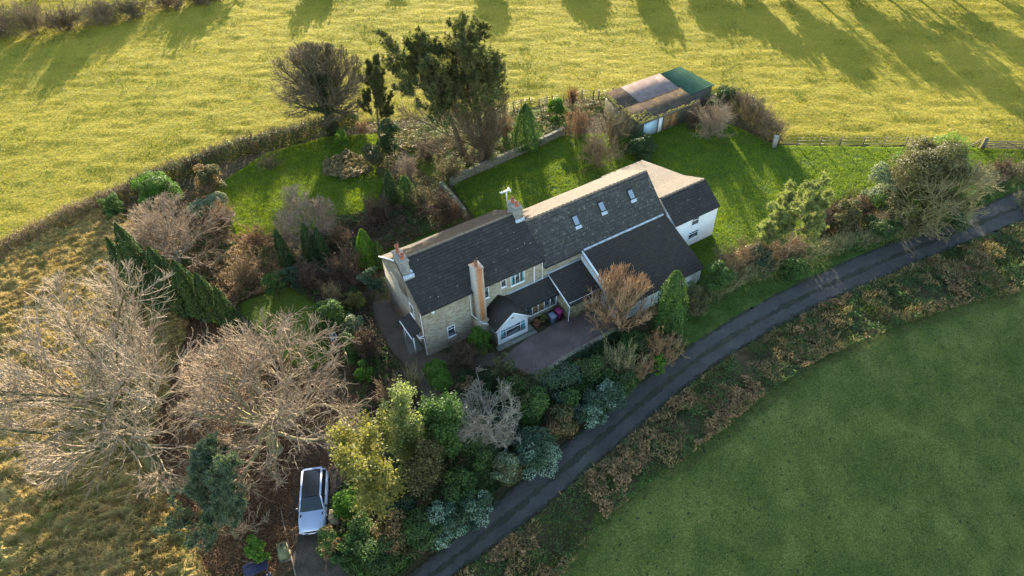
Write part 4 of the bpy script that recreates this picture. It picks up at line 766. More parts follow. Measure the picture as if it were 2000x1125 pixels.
twig('shrub', 660, 600, 70, 560, 'tan', 'brown shrub behind the big rounded green bush', lf='olive'); twig('shrub', 440, 440, 60, 400, 'tan', 'copper twiggy shrub by the clipped pale domes', lf='bracken')
bush('bush', 540, 575, 48, 535, 'mid', 'green bush at the top corner of the small lawn', k=6); bush('bush', 578, 560, 46, 515, 'blue', 'dark glossy bush right of the slim dark conifer', k=6)
bush('clipped_shrub', 854, 742, 44, 704, 'bright', 'upper of two touching clipped green domes by the path', 'clipped shrub', dome=True); bush('clipped_shrub', 864, 764, 42, 726, 'bright', 'lower of two touching clipped green domes by the path', 'clipped shrub', dome=True)
bush('bush', 938, 682, 54, 640, 'bright', 'bright leafy bush against the front wall', k=7); twig('shrub', 912, 715, 84, 675, 'plum', 'dark brown shrub in the front bed', n=34, lf='purple', ld=.1); bush('bush', 985, 745, 60, 690, 'olive', 'olive bush at the end of the gravel yard', k=7)
twig('shrub', 720, 700, 70, 640, 'plum', 'dark twiggy shrub left of the garden path', n=32, lf='purple', ld=.1); twig('shrub', 775, 790, 74, 740, 'tan', 'brown twiggy shrub beside the garden path', n=32); twig('shrub', 812, 770, 50, 715, 'olive', 'thin green stemmed shrub leaning over the path')
twig('shrub', 1065, 765, 56, 715, 'grey', 'grey twiggy shrub at the lower end of the yard'); twig('shrub', 1210, 742, 96, 672, 'olive', 'pale green twiggy shrub behind the lane bank', n=34, m=(6, 5), lf='blue', ld=.08)
twig('shrub', 1282, 722, 74, 652, 'tan', 'copper orange shrub beside the lane', lf='orange', ld=.22); twig('shrub', 1256, 738, 44, 700, 'tan', 'smaller tan shrub in front of the copper orange one', lf='orange', ld=.1); bush('bush', 1283, 730, 34, 692, 'bright', 'small bright green bush at the foot of the copper orange shrub', k=5)
bush('bush', 1392, 580, 74, 508, 'mid', 'green bush at the corner of the big lean-to', k=8, dens=1); bush('bush', 1352, 612, 60, 562, 'olive', 'brownish green bush below the lean-to wall', k=7); bush('ivy', 1338, 588, 46, 548, 'mid', 'ivy climbing the white lean-to wall', 'ivy', k=6)
bush('bush', 1480, 530, 60, 474, 'blue', 'blue green bush under the pale green pine', k=6); bush('bush', 1640, 458, 66, 386, 'olive', 'olive green bush in the lane hedge right of the pale pine', k=9); twig('shrub', 1600, 440, 60, 405, 'plum', 'purple twiggy shrub left of the clipped purple hedge', lf='purple')
bush('bush', 1545, 545, 60, 505, 'mid', 'low green bush at the foot of the pale green pine', k=7); bush('bush', 1710, 470, 80, 420, 'dark', 'dark green bush below the ivied tree', k=8); bush('bush', 1830, 440, 90, 385, 'dark', 'dark bush beneath the sweeping pale limbs', k=9); twig('shrub', 1945, 352, 64, 306, 'plum', 'rounded purple brown shrub near the field gate', n=34, lf='purple', ld=.2)
bush('bush', 1900, 395, 60, 352, 'mid', 'green bush between the purple brown shrub and the lane', k=7); twig('shrub', 2000, 412, 60, 378, 'olive', 'olive twiggy shrub at the right end of the lane verge', lf='olive')
cone('conifer', 1028, 290, 60, 202, 'mid', 'broad green conifer behind the low garden wall', ex=.7); bush('bush', 1088, 230, 50, 188, 'bright', 'dense bright green rounded bush by the back fence', k=7, dens=1.2)
twig('shrub', 1128, 268, 74, 205, 'tan', 'tall copper pink shrub left of the outbuilding', lf='orange', ld=.16, n=34); twig('shrub', 1165, 318, 96, 262, 'tan', 'brown fine twigged shrub on the lawn edge', n=40, m=(8, 7)); twig('shrub', 1195, 278, 84, 212, 'tan', 'olive brown shrub against the outbuilding', n=34, lf='olive', ld=.2)
bush('bush', 1250, 300, 70, 268, 'dark', 'dark low bush under the outbuilding window', k=8); bush('ivy', 1408, 212, 52, 168, 'dark', 'dark ivied stump right of the green steel roof', 'ivy', k=8); twig('shrub', 1392, 264, 104, 195, 'pink', 'fan shaped bare shrub right of the outbuilding', n=38, m=(8, 6), spread=(15, 80))
twig('shrub', 1352, 252, 36, 205, 'plum', 'dark climber on the right end of the outbuilding'); twig('shrub', 1118, 205, 26, 170, 'tan', 'thin copper shrub at the fence corner', lf='orange'); twig('shrub', 985, 262, 46, 225, 'pink', 'pale pink twiggy shrub left of the broad green conifer', lf='bracken')
bush('bush', 762, 300, 56, 238, 'dark', 'dark bush below the small dark pine', k=8); bush('bush', 735, 330, 60, 284, 'olive', 'olive bush beside the heather mound', k=8); twig('shrub', 706, 262, 44, 240, 'tan', 'russet shrub right of the domed tree', lf='orange', ld=.06); twig('shrub', 838, 305, 86, 276, 'plum', 'brown thicket under the leaning dark pine', n=36, m=(8, 6)); twig('shrub', 880, 350, 66, 318, 'tan', 'tan thicket at the foot of the pines', n=32, lf='olive')
twig('shrub', 958, 318, 50, 285, 'olive', 'straggly shrub at the foot of the wide bare tree', lf='cream', ld=.1)
bush('bush', 513, 1098, 50, 1048, 'bright', 'feathery yellow green bush beside the oil tank', k=7, size=.11); twig('shrub', 490, 1030, 90, 990, 'pale', 'pale fallen looking branches beside the blue green pine', n=14, spread=(5, 45), m=(5, 4))
bush('ivy', 690, 1010, 74, 965, 'bright', 'sunlit ivy over the stone gate pillar', 'ivy', k=9); bush('bush', 655, 1085, 56, 1035, 'mid', 'green shrub added to hide the sunlit strip right of the lower drive', k=8, lf2='bracken'); bush('bush', 740, 985, 50, 955, 'yellow', 'yellow lit ground bush at the foot of the airy yellow tree', k=6)  # the mid green shrub is added to cover a sunlit strip of ground
# lane bank shrubs, each its own plant
for px_, py_, w__, ty, lf, lab in (
 (1040, 905, 96, 860, 'silver', 'long silvery leaved shrub spilling to the lane below the silvery tree'), (990, 935, 60, 893, 'cream', 'pale brownish shrub above the silvery one'), (870, 1040, 96, 985, 'silver', 'silver green leaved shrub nearest the bottom of the lane hedge'), (930, 1010, 66, 960, 'silver', 'silver green shrub upper right of the lowest silvery one'),
 (1190, 800, 66, 756, 'silver', 'small silver leaved shrub beside the lane below the copper bush'), (1150, 825, 60, 780, 'silver', 'silvery shrub touching the lane midway'), (1095, 790, 96, 728, 'blue', 'blue green rhododendron below the yard wall'), (1150, 762, 80, 706, 'dark', 'dark glossy shrub behind the pale green twiggy one'),
 (1040, 830, 80, 775, 'mid', 'green shrub right of the silvery bare tree'), (1090, 850, 66, 805, 'olive', 'brownish shrub between two silver ones'), (985, 850, 66, 800, 'blue', 'blue green shrub under the silvery tree'), (940, 930, 80, 872, 'dark', 'dark shrub below the silvery bare tree'),
 (900, 990, 80, 930, 'dark', 'deep green shrub below the olive tree'), (830, 1070, 84, 1010, 'dark', 'deep green shrub low on the lane bank'), (770, 1075, 84, 1020, 'olive', 'olive brown shrub between drive and lane'), (715, 1070, 66, 1018, 'mid', 'mid green shrub just right of the drive'),
 (800, 1035, 70, 985, 'blue', 'teal shrub below the airy yellow tree'), (750, 1120, 90, 1070, 'dark', 'dark shrub at the bottom edge between drive and lane'), (690, 1100, 50, 1060, 'dark', 'dark shrub along the lower drive'), (1240, 700, 66, 655, 'mid', 'green shrub left of the copper orange one'),
 (1210, 770, 60, 735, 'dark', 'dark shrub under the pale green twiggy one'), (860, 905, 60, 870, 'mid', 'green shrub at the foot of the dark green tree'), (1008, 790, 60, 745, 'mid', 'green shrub left of the grey twiggy yard shrub'), (1310, 690, 44, 655, 'olive', 'olive shrub right of the copper orange one')):
    bush('bush', px_, py_, w__*1.12, ty, 'blue' if lf == 'silver' else lf, lab, group='shrubs on the lane bank', k=11, dens=.6, size=.085, lf2={'silver': 'silver', 'dark': 'mid', 'blue': 'mid', 'mid': 'olive', 'olive': 'bracken', 'cream': 'olive'}[lf])
# woodland edge and unseen shade trees beyond the top of the frame
for i, (px_, py_, w__, ty, bk) in enumerate(((10, 75, 100, 8, 'plum'), (75, 68, 100, 0, 'brown'), (140, 60, 90, 5, 'plum'), (200, 48, 90, 0, 'tan'), (262, 36, 80, -6, 'brown'), (330, 18, 90, -18, 'plum'), (400, 6, 80, -25, 'tan'))):
    twig('shrub', px_, py_, w__, ty, bk, ('brown thicket at the far left corner of the woodland edge', 'dark thicket second from the left along the woodland edge', 'dull thicket third from the left along the woodland edge', 'tan thicket fourth along the woodland edge', 'brown thicket where the woodland edge nears the shadow', 'thicket touching the top edge right of the woodland shadow', 'last tan thicket of the woodland edge at the top')[i], group='thickets along the woodland edge', n=44, m=(8, 6), lf='bracken' if i % 2 else 'olive', ld=.12, rmin=.014)
def far_tree(x, y, h, w_, lf, label, bare=False):
    rng = R(); t = empty('tree', (x, y, 0), 0, label, 'tree', 'trees beyond the far field'); T0, R0 = stems((0, 0, 0), 1, h*.8, (86, 89), rng, .35, start=0); l1 = branch(T0, R0, 12, rng, .5, (35, 75), .2, 5, .3, .5, .1, .4, .05); l2 = branch(*l1, 7, rng, .5, (20, 60), .1, 4, .2, .6, .15, .3, .03)
    lv = [(T0, R0), l1, l2]
    if bare: lv.append(branch(*l2, 6, rng, .5, (20, 60), .1, 3, .2, .7, .15, .3, .03))
    lv = fit(lv, h, w_); MB().tubes(*lv[0], 7).build('trunk', B['brown'], t); mb = MB(); [mb.tubes(a, b, 3) for a, b in lv[1:]]
    if not bare:
        pass
    mb.build('crown', B['brown'], t)
    if not bare:
        A = np.repeat(lv[2][0].reshape(-1, 3), 12, 0); A = A+rng.normal(0, .5, A.shape); MB().leaves(A, rng.normal(size=A.shape), .3, rng).build('foliage', L[lf], t)
wx = lambda px_, y: (px_-1000)/F*((y*math.cos(PITCH)+47*math.sin(PITCH)))
rows = [(20, 131, 5, 8, 1), (100, 130, 5, 7, 0), (275, 131, 7.5, 6, 0), (330, 130, 6, 6, 1), (440, 129, 4, 8, 0), (500, 128, 3.6, 7, 1), (640, 127, 2.6, 8, 0), (800, 126, 2.6, 8, 1), (985, 125, 3.6, 5, 0), (1160, 124, 3.4, 10, 0), (1270, 123, 3.6, 9, 0), (1380, 122, 4.2, 9, 0), (1470, 120, 5, 8, 0)]
rows += [(1540+i*62, 118-(i % 3)*1.3, (6, 7, 6.5, 8, 7.5, 8, 9, 8.5, 9)[i], (7, 8)[i % 2], i % 3 == 1) for i in range(9)]
for i, (px_, y, h, w_, bare) in enumerate(rows):
    far_tree(wx(px_, y), y, h, w_, 'dark', 'unseen field edge tree throwing its shadow on the far pasture', bare)
# ---------------------------------------------------------------- ground cover
BED = [(560, 560), (640, 430), (700, 420), (740, 400), (800, 380), (880, 370), (905, 425), (790, 480), (735, 500), (728, 600), (740, 660), (800, 740), (830, 800), (860, 870), (700, 860), (700, 760), (650, 710), (625, 600)]
LANEB = [(740, 840), (870, 860), (900, 730), (1010, 725), (1060, 745), (1200, 660), (1310, 640), (1320, 690), (1200, 780), (1080, 870), (1000, 940), (880, 1040), (790, 1120), (740, 1180), (670, 1110), (645, 1050), (650, 970), (720, 900)]
LEFTB = [(200, 410), (330, 360), (440, 400), (450, 460), (560, 470), (600, 520), (560, 560), (470, 590), (440, 640), (300, 560)]
ORCH = [(700, 245), (900, 226), (1000, 215), (1110, 196), (1190, 200), (1095, 262), (1000, 302), (890, 350), (860, 385), (760, 400), (740, 330), (745, 262)]
cover('undergrowth', BED, 60000, .085, 'purple', 'brown undergrowth filling the central beds', seed=5, h=(.02, .7)); cover('undergrowth', BED, 22000, .085, 'mid', 'green patches of ground cover in the central beds', thr=.55, seed=15, h=(.1, .8))
cover('bank_undergrowth', LANEB, 90000, .085, 'dark', 'dark green undergrowth between the drive and the lane', seed=7, h=(.05, 1.1)); cover('bank_undergrowth', LANEB, 40000, .08, 'bracken', 'brown leaf patches between the drive and the lane', thr=.5, seed=17, h=(.1, 1.0))
cover('rough_cover', LEFTB, 50000, .085, 'bracken', 'brown and russet undergrowth around the conifer row', seed=9, h=(.02, .6)); cover('rough_cover', LEFTB, 25000, .085, 'grass', 'green patches around the conifer row', thr=.5, seed=19, h=(.05, .5))
cover('orchard_cover', ORCH, 26000, .09, 'straw', 'dead grass and scrub under the pines', thr=.45, seed=11, h=(.05, .5)); cover('orchard_cover', ORCH, 26000, .08, 'olive', 'low scrub under the pines', thr=.5, seed=29, h=(.05, .7))
cover('fallen_leaves', [(230, 860), (300, 740), (350, 600), (450, 650), (600, 740), (730, 790), (660, 900), (600, 1000), (560, 1110), (480, 1180), (300, 1050), (230, 960)], 60000, .06, 'litter', 'fallen leaves under the bare trees', h=(.03, .25), seed=6)
cover('heather_mound', [(632, 318), (680, 300), (722, 318), (718, 345), (670, 356), (632, 345)], 9000, .09, 'straw', 'mound of pale heather and dead stems on the left lawn', h=(.15, .9), patch=1.2, seed=3)
cover('lane_verge', np.vstack([RU[8:34], Gl([(1900, 375), (1850, 425), (1700, 450), (1560, 525), (1420, 560), (1340, 620), (1290, 680)])]), 90000, .16, 'grass', 'rough verge grass above the lane', blade=True, px=False, h=(0, .25), seed=2)
FE = [(1040, 1180), (1120, 1090), (1190, 1005), (1290, 930), (1390, 860), (1500, 770), (1600, 705), (1750, 640), (1900, 590), (2000, 566), (2200, 510)]
BK = np.vstack([(RL-dn*.35), Gl(FE)[::-1]])
BKL = np.vstack([(RL[:24]-dn[:24]*.35), Gl([(1500, 770), (1390, 860), (1290, 930), (1190, 1005), (1120, 1090), (1040, 1180)])]); BKR = np.vstack([(RL[21:]-dn[21:]*.35), Gl([(2200, 510), (2000, 566), (1900, 590), (1750, 640), (1600, 705), (1480, 785)])])
cover('bracken_bank', BKL, 80000, .10, 'bracken', 'dead brown bracken on the bank below the lane', thr=.55, seed=41, h=(.1, 1.0), patch=.45, px=False, zf_=zt); cover('bramble_bank', BK, 110000, .08, 'mid', 'green bramble on the bank below the lane', seed=42, h=(0, .8), patch=.45, px=False, zf_=zt, thr=.38)
cover('dark_bramble', BK, 90000, .08, 'dark', 'dark ivy and bramble on the bank below the lane', seed=45, h=(0, .9), patch=.6, px=False, zf_=zt, thr=.45); cover('tan_bank', BKR, 50000, .10, 'bracken', 'tan dead growth along the upper lane bank', thr=.56, seed=46, h=(.1, .8), patch=.4, px=False, zf_=zt)
cover('bank_grass', BK, 120000, .36, 'straw', 'dead grass stems on the bank below the lane', thr=.48, seed=43, h=(.1, .8), patch=.5, px=False, zf_=zt, blade=True, up=.9); cover('bank_green_grass', BK, 90000, .3, 'grass', 'green grass on the bank below the lane', thr=.45, seed=48, h=(.05, .5), patch=.35, px=False, zf_=zt, blade=True, up=.9)
FP = Gl([(1060, 1180), (1190, 1015), (1400, 865), (1600, 715), (1800, 632), (2000, 575)]); FP = np.vstack([FP, [[62, 10], [40, -12], [0, -8]]])
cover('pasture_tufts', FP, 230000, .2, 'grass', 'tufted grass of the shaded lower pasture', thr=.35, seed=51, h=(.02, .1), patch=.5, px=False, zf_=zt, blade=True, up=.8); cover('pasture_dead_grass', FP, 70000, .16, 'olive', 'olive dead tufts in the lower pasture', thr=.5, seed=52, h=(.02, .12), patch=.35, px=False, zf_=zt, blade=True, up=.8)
UP = np.vstack([Gl(UPEDGE[1:]), Gl([(2050, 60), (2050, -20), (-60, -20), (-60, 480)])])
cover('field_blades', UP, 380000, .22, 'fieldg', 'sunlit grass blades of the far pasture', thr=.0, seed=53, h=(.05, .12), patch=.3, px=False, zf_=lambda x, y: h_field(x, y)-.03, blade=True, up=.7)
cover('field_tufts', UP, 90000, .34, 'grass', 'darker rank tufts scattered in the far pasture', thr=.64, seed=54, h=(.05, .15), patch=.28, px=False, zf_=lambda x, y: h_field(x, y)-.03, blade=True, up=.7)
cover('field_edge_scrub', Gl([(1120, 1110), (1200, 1010), (1400, 880), (1600, 720), (1800, 640), (2000, 585), (2000, 560), (1700, 645), (1500, 760), (1300, 915), (1190, 1000), (1080, 1110)]), 50000, .2, 'olive', 'scrubby edge where the bank meets the shaded pasture', h=(0, .4), seed=8, px=False, zf_=zt, blade=True)
def tussocks(name, poly, n, lf, label, nb, L_, wd, seed, thr):
    rng = R(); lo, hi = poly.min(0), poly.max(0); Q = rng.uniform(lo, hi, (n*2, 2)); Q = Q[pip(Q, poly)][:n]; Q = Q[fbm(Q[:, 0]*.35, Q[:, 1]*.35, 3, seed) > thr]
    hq = h_rough(Q[:, 0], Q[:, 1]); Q = Q[hq > .30]; hq = hq[hq > .30]; c = np.column_stack([Q, hq]); mb = MB(); P = np.repeat(c, nb, 0)+rng.normal(0, .07, (len(c)*nb, 3))*[1, 1, .2]; D = nrm(rng.normal(size=P.shape)*[1, 1, .5]+[-.35, -.25, .75]); mb.blades(P, D, L_*rng.uniform(.6, 1.3, len(P)), wd, rng)
    tag(mb.build(name, L[lf]), label, 'grass', kind='stuff')
tussocks('tussocks', rp, 26000, 'straw2', 'golden dead tussocks leaning over the rough grass', 12, .36, .022, 13, .30)
tussocks('brown_tussocks', rp, 5000, 'bracken', 'russet dead tussocks in the rough grass', 12, .40, .022, 33, .5)
cover('tussock_grass', rp, 60000, .24, 'grass', 'green grass blades between the tussocks', thr=.5, seed=14, h=(.02, .1), px=False, blade=True, zf_=lambda x, y: h_rough(x, y), up=.7, patch=.4)
cover('mown_blades', lawn_poly, 420000, .18, 'lawn', 'short grass blades of the main lawn', h=(.06, .13), px=False, blade=True, seed=23, thr=.2, patch=.8)
cover('orchard_blades', ll, 150000, .18, 'lawn', 'short grass blades of the left lawn', h=(.06, .13), px=False, blade=True, seed=24, thr=.2, patch=.8)
# ---------------------------------------------------------------- walls, fences, gate
def stone_wall(name, pts, hh, th, label):
    P = Gl(pts); rng = R(); m = MB()
    for a, b in zip(P[:-1], P[1:]):
        Ls = np.linalg.norm(b-a); d = (b-a)/Ls; nn = np.array([-d[1], d[0]]); k = max(1, int(Ls/.42)); rows = max(1, int(hh/.2))
        for r in range(rows+1):
            for i in range(k):
                s0 = Ls*(i+(.5 if r % 2 else 0))/k; s1 = min(Ls, s0+Ls/k-.015); 
                if s1-s0 < .08: continue
                w2 = th/2*rng.uniform(.88, 1.08); z0 = hh*r/(rows+1); z1 = hh*(r+1)/(rows+1)-.01+(rng.uniform(-.02, .05) if r == rows else 0)
                c = [a+d*s+nn*o for s, o in ((s0, -w2), (s1, -w2), (s1, w2), (s0, w2))]; m.prism(c, z0-.05*(r == 0), z1)
    return tag(m.build(name, M_stone4), label, 'wall')
M_stone4 = stone('mossy wall stone', (.22, .20, .15), (.32, .29, .22), (.16, .17, .08), (.12, .11, .08))
stone_wall('garden_wall', [(880, 362), (925, 340), (990, 312), (1060, 282), (1102, 262)], 1.0, .4, 'low mossy stone wall between the main lawn and the pines')
stone_wall('garden_wall', [(862, 368), (885, 395), (908, 424)], 1.1, .4, 'short stone wall running down towards the main roof')
stone_wall('yard_wall', [(1058, 742), (1110, 706), (1160, 678), (1206, 652)], .9, .4, 'mossy retaining wall along the gravel yard')
post_m = plain('weathered post', (.15, .12, .09), .9, .3, 6); wire_m = plain('fence wire', (.25, .25, .24), .5, .1, metal=.6)
def fence(label, pts, hh, lean=.0, wires=(.3, .7, 1.05), th=.10, brace=()):
    t = empty('wire_fence', (*pts[0][:2], 0), 0, label, 'fence'); o = np.array([*pts[0][:2], 0]); rng = R()
    tops = []
    for i, p in enumerate(pts):
        p = np.array([*p[:2], 0])-o; q = p+[rng.normal(lean, .04), rng.normal(0, .04), hh*rng.uniform(.95, 1.05)]; MB().bar(p-[0, 0, .05], q, th).build('post', post_m, t); tops.append((p, q))
    m = MB()
    for (p, q), (p2, q2) in zip(tops[:-1], tops[1:]):
        for w_ in wires: m.bar(p+(q-p)*w_/1.15, p2+(q2-p2)*w_/1.15, .012)
    m.build('wire', wire_m, t)
    for i, j in brace:
        a, b = tops[i]; c = tops[j][0]; MB().bar(a+(b-a)*.75, a+(c-a)*.55, .08).build('brace', post_m, t)
fence('wire fence with leaning posts between the stone gatepost and the gate', [G(x, y) for x, y in ((1520, 283), (1556, 285), (1600, 285), (1640, 284), (1684, 285), (1724, 285), (1768, 284), (1815, 285), (1866, 285), (1908, 290))], 1.25, brace=((0, 1), (9, 8)))
fence('older wire fence behind the pines and the outbuilding', [G(x, y) for x, y in ((960, 222), (985, 218), (1003, 213), (1018, 207), (1035, 203), (1053, 206), (1068, 202), (1078, 200), (1100, 198))], 1.05, th=.09)
fence('tall post fence beside the corrugated roof', [G(x, y) for x, y in ((1118, 200), (1136, 196), (1158, 197), (1169, 197), (1195, 192))], 1.5, th=.13)
def gatepost(px_, py_, w_, h, label, mat):
    p = G(px_, py_); m = MB().box(-w_/2, w_/2, -w_/2, w_/2, -.1, h).box(-w_/2-.03, w_/2+.03, -w_/2-.03, w_/2+.03, h, h+.08); m.add([(-w_/2, -w_/2, h+.08), (w_/2, -w_/2, h+.08), (w_/2, w_/2, h+.08), (-w_/2, w_/2, h+.08), (0, 0, h+.16)], [(0, 1, 4), (1, 2, 4), (2, 3, 4), (3, 0, 4)])
    o = m.build('gatepost', mat); o.location = p; tag(o, label, 'gatepost'); return p
gatepost(1511, 288, .45, 1.5, 'square pale stone gatepost at the corner of the lawn', plain('pale stone', (.34, .31, .25), .9, .2, 4))
gA = gatepost(1916, 292, .28, 1.5, 'thick wooden post carrying the field gate', post_m); gB = G(1998, 294); gatepost(1999, 294, .28, 1.4, 'wooden post closing the far end of the field gate', post_m)
gt = empty('field_gate', gA, math.atan2((gB-gA)[1], (gB-gA)[0]), 'five bar wooden field gate between the lawn and the pasture', 'gate'); GL = np.linalg.norm(gB-gA)-.2
for z in (.22, .42, .62, .85, 1.15): MB().box(.2, GL, -.02, .02, z-.045, z+.045).build('rail', M_timber, gt)
for x in (.2, GL-.1): MB().box(x, x+.1, -.045, -.021, .12, 1.25).build('stile', M_timber, gt)
for a, b in (((.3, .2), (GL/2, 1.15)), ((GL/2, 1.15), (GL-.1, .2))): MB().bar((a[0], .035, a[1]), (b[0], .035, b[1]), .03, .09).build('brace', M_timber, gt)
gp = gatepost(660, 1022, .7, 1.3, 'stout square gate pillar beside the parked car', plain('sandstone pillar', (.17, .145, .09), .9, .25, 3)); 
# ---------------------------------------------------------------- car
def car():
    a, b = G(585, 1032), G(637, 1030); fr = (G(611, 1043, .4)+0); re = G(612, 905, 1.5); ax = nrm((re-fr)*[1, 1, 0]); mid_ = (fr+ax*2.45); ang_ = math.atan2(-ax[1], -ax[0])
    t = empty('parked_car', (mid_[0], mid_[1], .02), ang_, 'pale silver SUV with dark glass roof parked on the drive under bare branches', 'car')
    paint = NT('silver blue paint').fin((.36, .43, .60), .25, .6); paint.node_tree.nodes['Principled BSDF'].inputs['Coat Weight'].default_value = .6
    dk = NT('tinted car glass').fin((.010, .014, .02), .16, .5); blk = plain('black plastic', (.02, .02, .024), .5, .1, bump=0)
    X = [-2.48, -2.42, -2.2, -1.6, -1.0, -.3, .5, .95, 1.5, 2.0, 2.3, 2.44, 2.5]; Wd = [.80, .90, .97, 1.0, 1.0, 1.0, 1.0, .99, .98, .95, .88, .76, .66]; Ht = [.80, .98, 1.05, 1.07, 1.08, 1.08, 1.08, 1.08, 1.07, 1.01, .93, .80, .62]
    V = []; nP = 11
    for x, w_, h in zip(X, Wd, Ht):
        z0 = .30 if abs(x) < 2.35 else .40
        for y, z in ((-w_*.9, z0), (-w_, z0+.15), (-w_*1.01, (z0+h)/2), (-w_*.97, h-.10), (-w_*.86, h-.01), (0, h+.035), (w_*.86, h-.01), (w_*.97, h-.10), (w_*1.01, (z0+h)/2), (w_, z0+.15), (w_*.9, z0)): V.append((x, y, z))
    Fc = [(i*nP+j, (i+1)*nP+j, (i+1)*nP+j+1, i*nP+j+1) for i in range(len(X)-1) for j in range(nP-1)]+[tuple(range(nP-1, -1, -1)), tuple((len(X)-1)*nP+j for j in range(nP))]
    MB().add(V, Fc).build('body', paint, t, True)
    def loft(rows): 
        n = len(rows[0]); return [q for r in rows for q in r], [(i*n+j, (i+1)*n+j, (i+1)*n+j+1, i*n+j+1) for i in range(len(rows)-1) for j in range(n-1)]
    # cabin sides, windscreen, rear screen, roof
    zt_ = 1.78
    MB().add([(1.0, -.84, 1.06), (1.0, .84, 1.06), (.22, .68, 1.68), (.22, -.68, 1.68)], [(0, 1, 2, 3)]).add([(.62, -.83, 1.375), (.62, .83, 1.375)], []).build('windscreen', dk, t) if 0 else None
    def scr(x0, z0, y0, x1, z1, y1, k=8, bow=.10):
        r0 = [(x0+bow*(1-(2*i/k-1)**2), y0*(2*i/k-1), z0) for i in range(k+1)]; r1 = [(x1+bow*.6*(1-(2*i/k-1)**2), y1*(2*i/k-1), z1+.02*(1-(2*i/k-1)**2)) for i in range(k+1)]; return loft([r0, r1])
    MB().add(*scr(.98, 1.07, .86, .20, 1.69, .66)).build('windscreen', dk, t, True); MB().add(*scr(-2.28, 1.06, .84, -2.05, 1.68, .66, bow=-.05)).build('rear_window', dk, t, True)
    for s in (-1, 1):
        MB().add([(.95, s*.90, 1.05), (.20, s*.70, 1.67), (-2.02, s*.70, 1.67), (-2.28, s*.88, 1.05)], [(0, 1, 2, 3)]).build('side_glass', dk, t)
        MB().bar((.22, s*.71, 1.71), (-1.95, s*.71, 1.73), .12, .10).bar((.98, s*.88, 1.09), (.22, s*.71, 1.71), .09, .09).bar((-1.95, s*.71, 1.73), (-2.3, s*.86, 1.1), .16, .1).build('roof_rail', paint, t)
        w_ = MB()
        mr = MB().box(.72, .88, min(s*.97, s*1.16), max(s*.97, s*1.16), 1.08, 1.24).build('door_mirror', blk, t)
        MB().box(1.20, 1.42, s*.78-.05, s*.78+.05, 1.06, 1.092).build('bonnet_vent', plain('vent grille', (.03, .015, .05), .5, bump=0), t)
        MB().box(2.28, 2.49, min(s*.58, s*.86), max(s*.58, s*.86), .70, .84).build('headlight', NT('headlight lens').fin((.5, .55, .6), .1, .8), t)
        for x in (1.52, -1.5):
            wh = MB(); th = np.arange(20)*2*PI/20; pr_ = [(.24, .0), (.37, .0), (.385, .04), (.385, .20), (.37, .24), (.24, .24)]
            V = [(x+r*math.cos(a_), s*(.80+.0)+s*(d-.0), .385+r*math.sin(a_)) for r, d in pr_ for a_ in th]; wh.add(V, [(j*20+i, j*20+(i+1) % 20, (j+1)*20+(i+1) % 20, (j+1)*20+i) for j in range(5) for i in range(20)]); wo = wh.build('wheel', blk, t, True)
            MB().add([(x+.24*math.cos(a_), s*1.0, .385+.24*math.sin(a_)) for a_ in th]+[(x, s*1.01, .385)], [(i, (i+1) % 20, 20) for i in range(20)]).build('rim', plain('alloy', (.4, .4, .42), .3, .1, metal=.8, bump=0), wo)
    R8 = [[(x, y*w2, z+.035*(1-y*y)) for y in np.linspace(-1, 1, 7)] for x, w2, z in ((.20, .67, 1.69), (-.3, .70, 1.735), (-1.0, .70, 1.745), (-1.7, .69, 1.73), (-2.02, .67, 1.69))]
    MB().add(*loft(R8)).build('glass_roof', dk, t, True)
    MB().add(*loft([[(x+.03, y*w2, 1.70-.02*abs(y)) for y in np.linspace(-1, 1, 7)] for x, w2 in ((-2.0, .72), (-2.22, .70))])).build('roof_spoiler', paint, t)
    MB().box(2.38, 2.50, -.5, .5, .70, .80).box(2.40, 2.53, -.6, .6, .42, .52).build('grille', blk, t); MB().box(2.51, 2.525, -.26, .26, .54, .64).build('number_plate', M_upvc, t)
    MB().box(-2.50, -2.46, -.9, -.5, .75, .95).build('tail_light', plain('red lens', (.3, .02, .02), .3, bump=0), t); MB().box(-2.50, -2.46, .5, .9, .75, .95).build('tail_light', plain('red lens 2', (.3, .02, .02), .3, bump=0), t)
car()
# ---------------------------------------------------------------- small things
def bin_(lx, ly, c, label):
    p = HW(lx, ly); t = empty('wheelie_bin', p, HYAW+.1, label, 'bin', 'wheelie bins by the conservatory'); m = plain('bin '+label[:6], c, .5, .08, bump=0)
    MB().add([(x*a, y*a2, z) for z, a, a2 in ((.08, .8, .8), (1.0, 1, 1)) for x, y in ((-.28, -.32), (.28, -.32), (.28, .32), (-.28, .32))], [(0, 1, 5, 4), (1, 2, 6, 5), (2, 3, 7, 6), (3, 0, 4, 7), (3, 2, 1, 0)]).build('body', m, t)
    MB().add([(-.31, -.36, 1.0), (.31, -.36, 1.0), (.31, .36, 1.06), (-.31, .36, 1.06), (-.29, -.33, 1.06), (.29, -.33, 1.06), (.29, .34, 1.13), (-.29, .34, 1.13)], [(3, 2, 1, 0), (4, 5, 6, 7), (0, 1, 5, 4), (1, 2, 6, 5), (2, 3, 7, 6), (3, 0, 4, 7)]).build('lid', m, t)
    for s in (-1, 1):
        th = np.arange(12)*2*PI/12; MB().add([(s*.26+d, .3+.1*math.cos(a), .1+.1*math.sin(a)) for d in (0, s*.05) for a in th], [(i, (i+1) % 12, 12+(i+1) % 12, 12+i) for i in range(12)]+[tuple(range(12, 24))]).build('wheel', M_black, t)
    MB().bar((-.2, .40, 1.02), (.2, .40, 1.02), .04).build('handle', m, t)
bin_(11.45, -2.75, (.16, .19, .25), 'grey blue wheelie bin beside the conservatory'); bin_(12.3, -2.55, (.28, .03, .12), 'maroon wheelie bin beside the store wall')
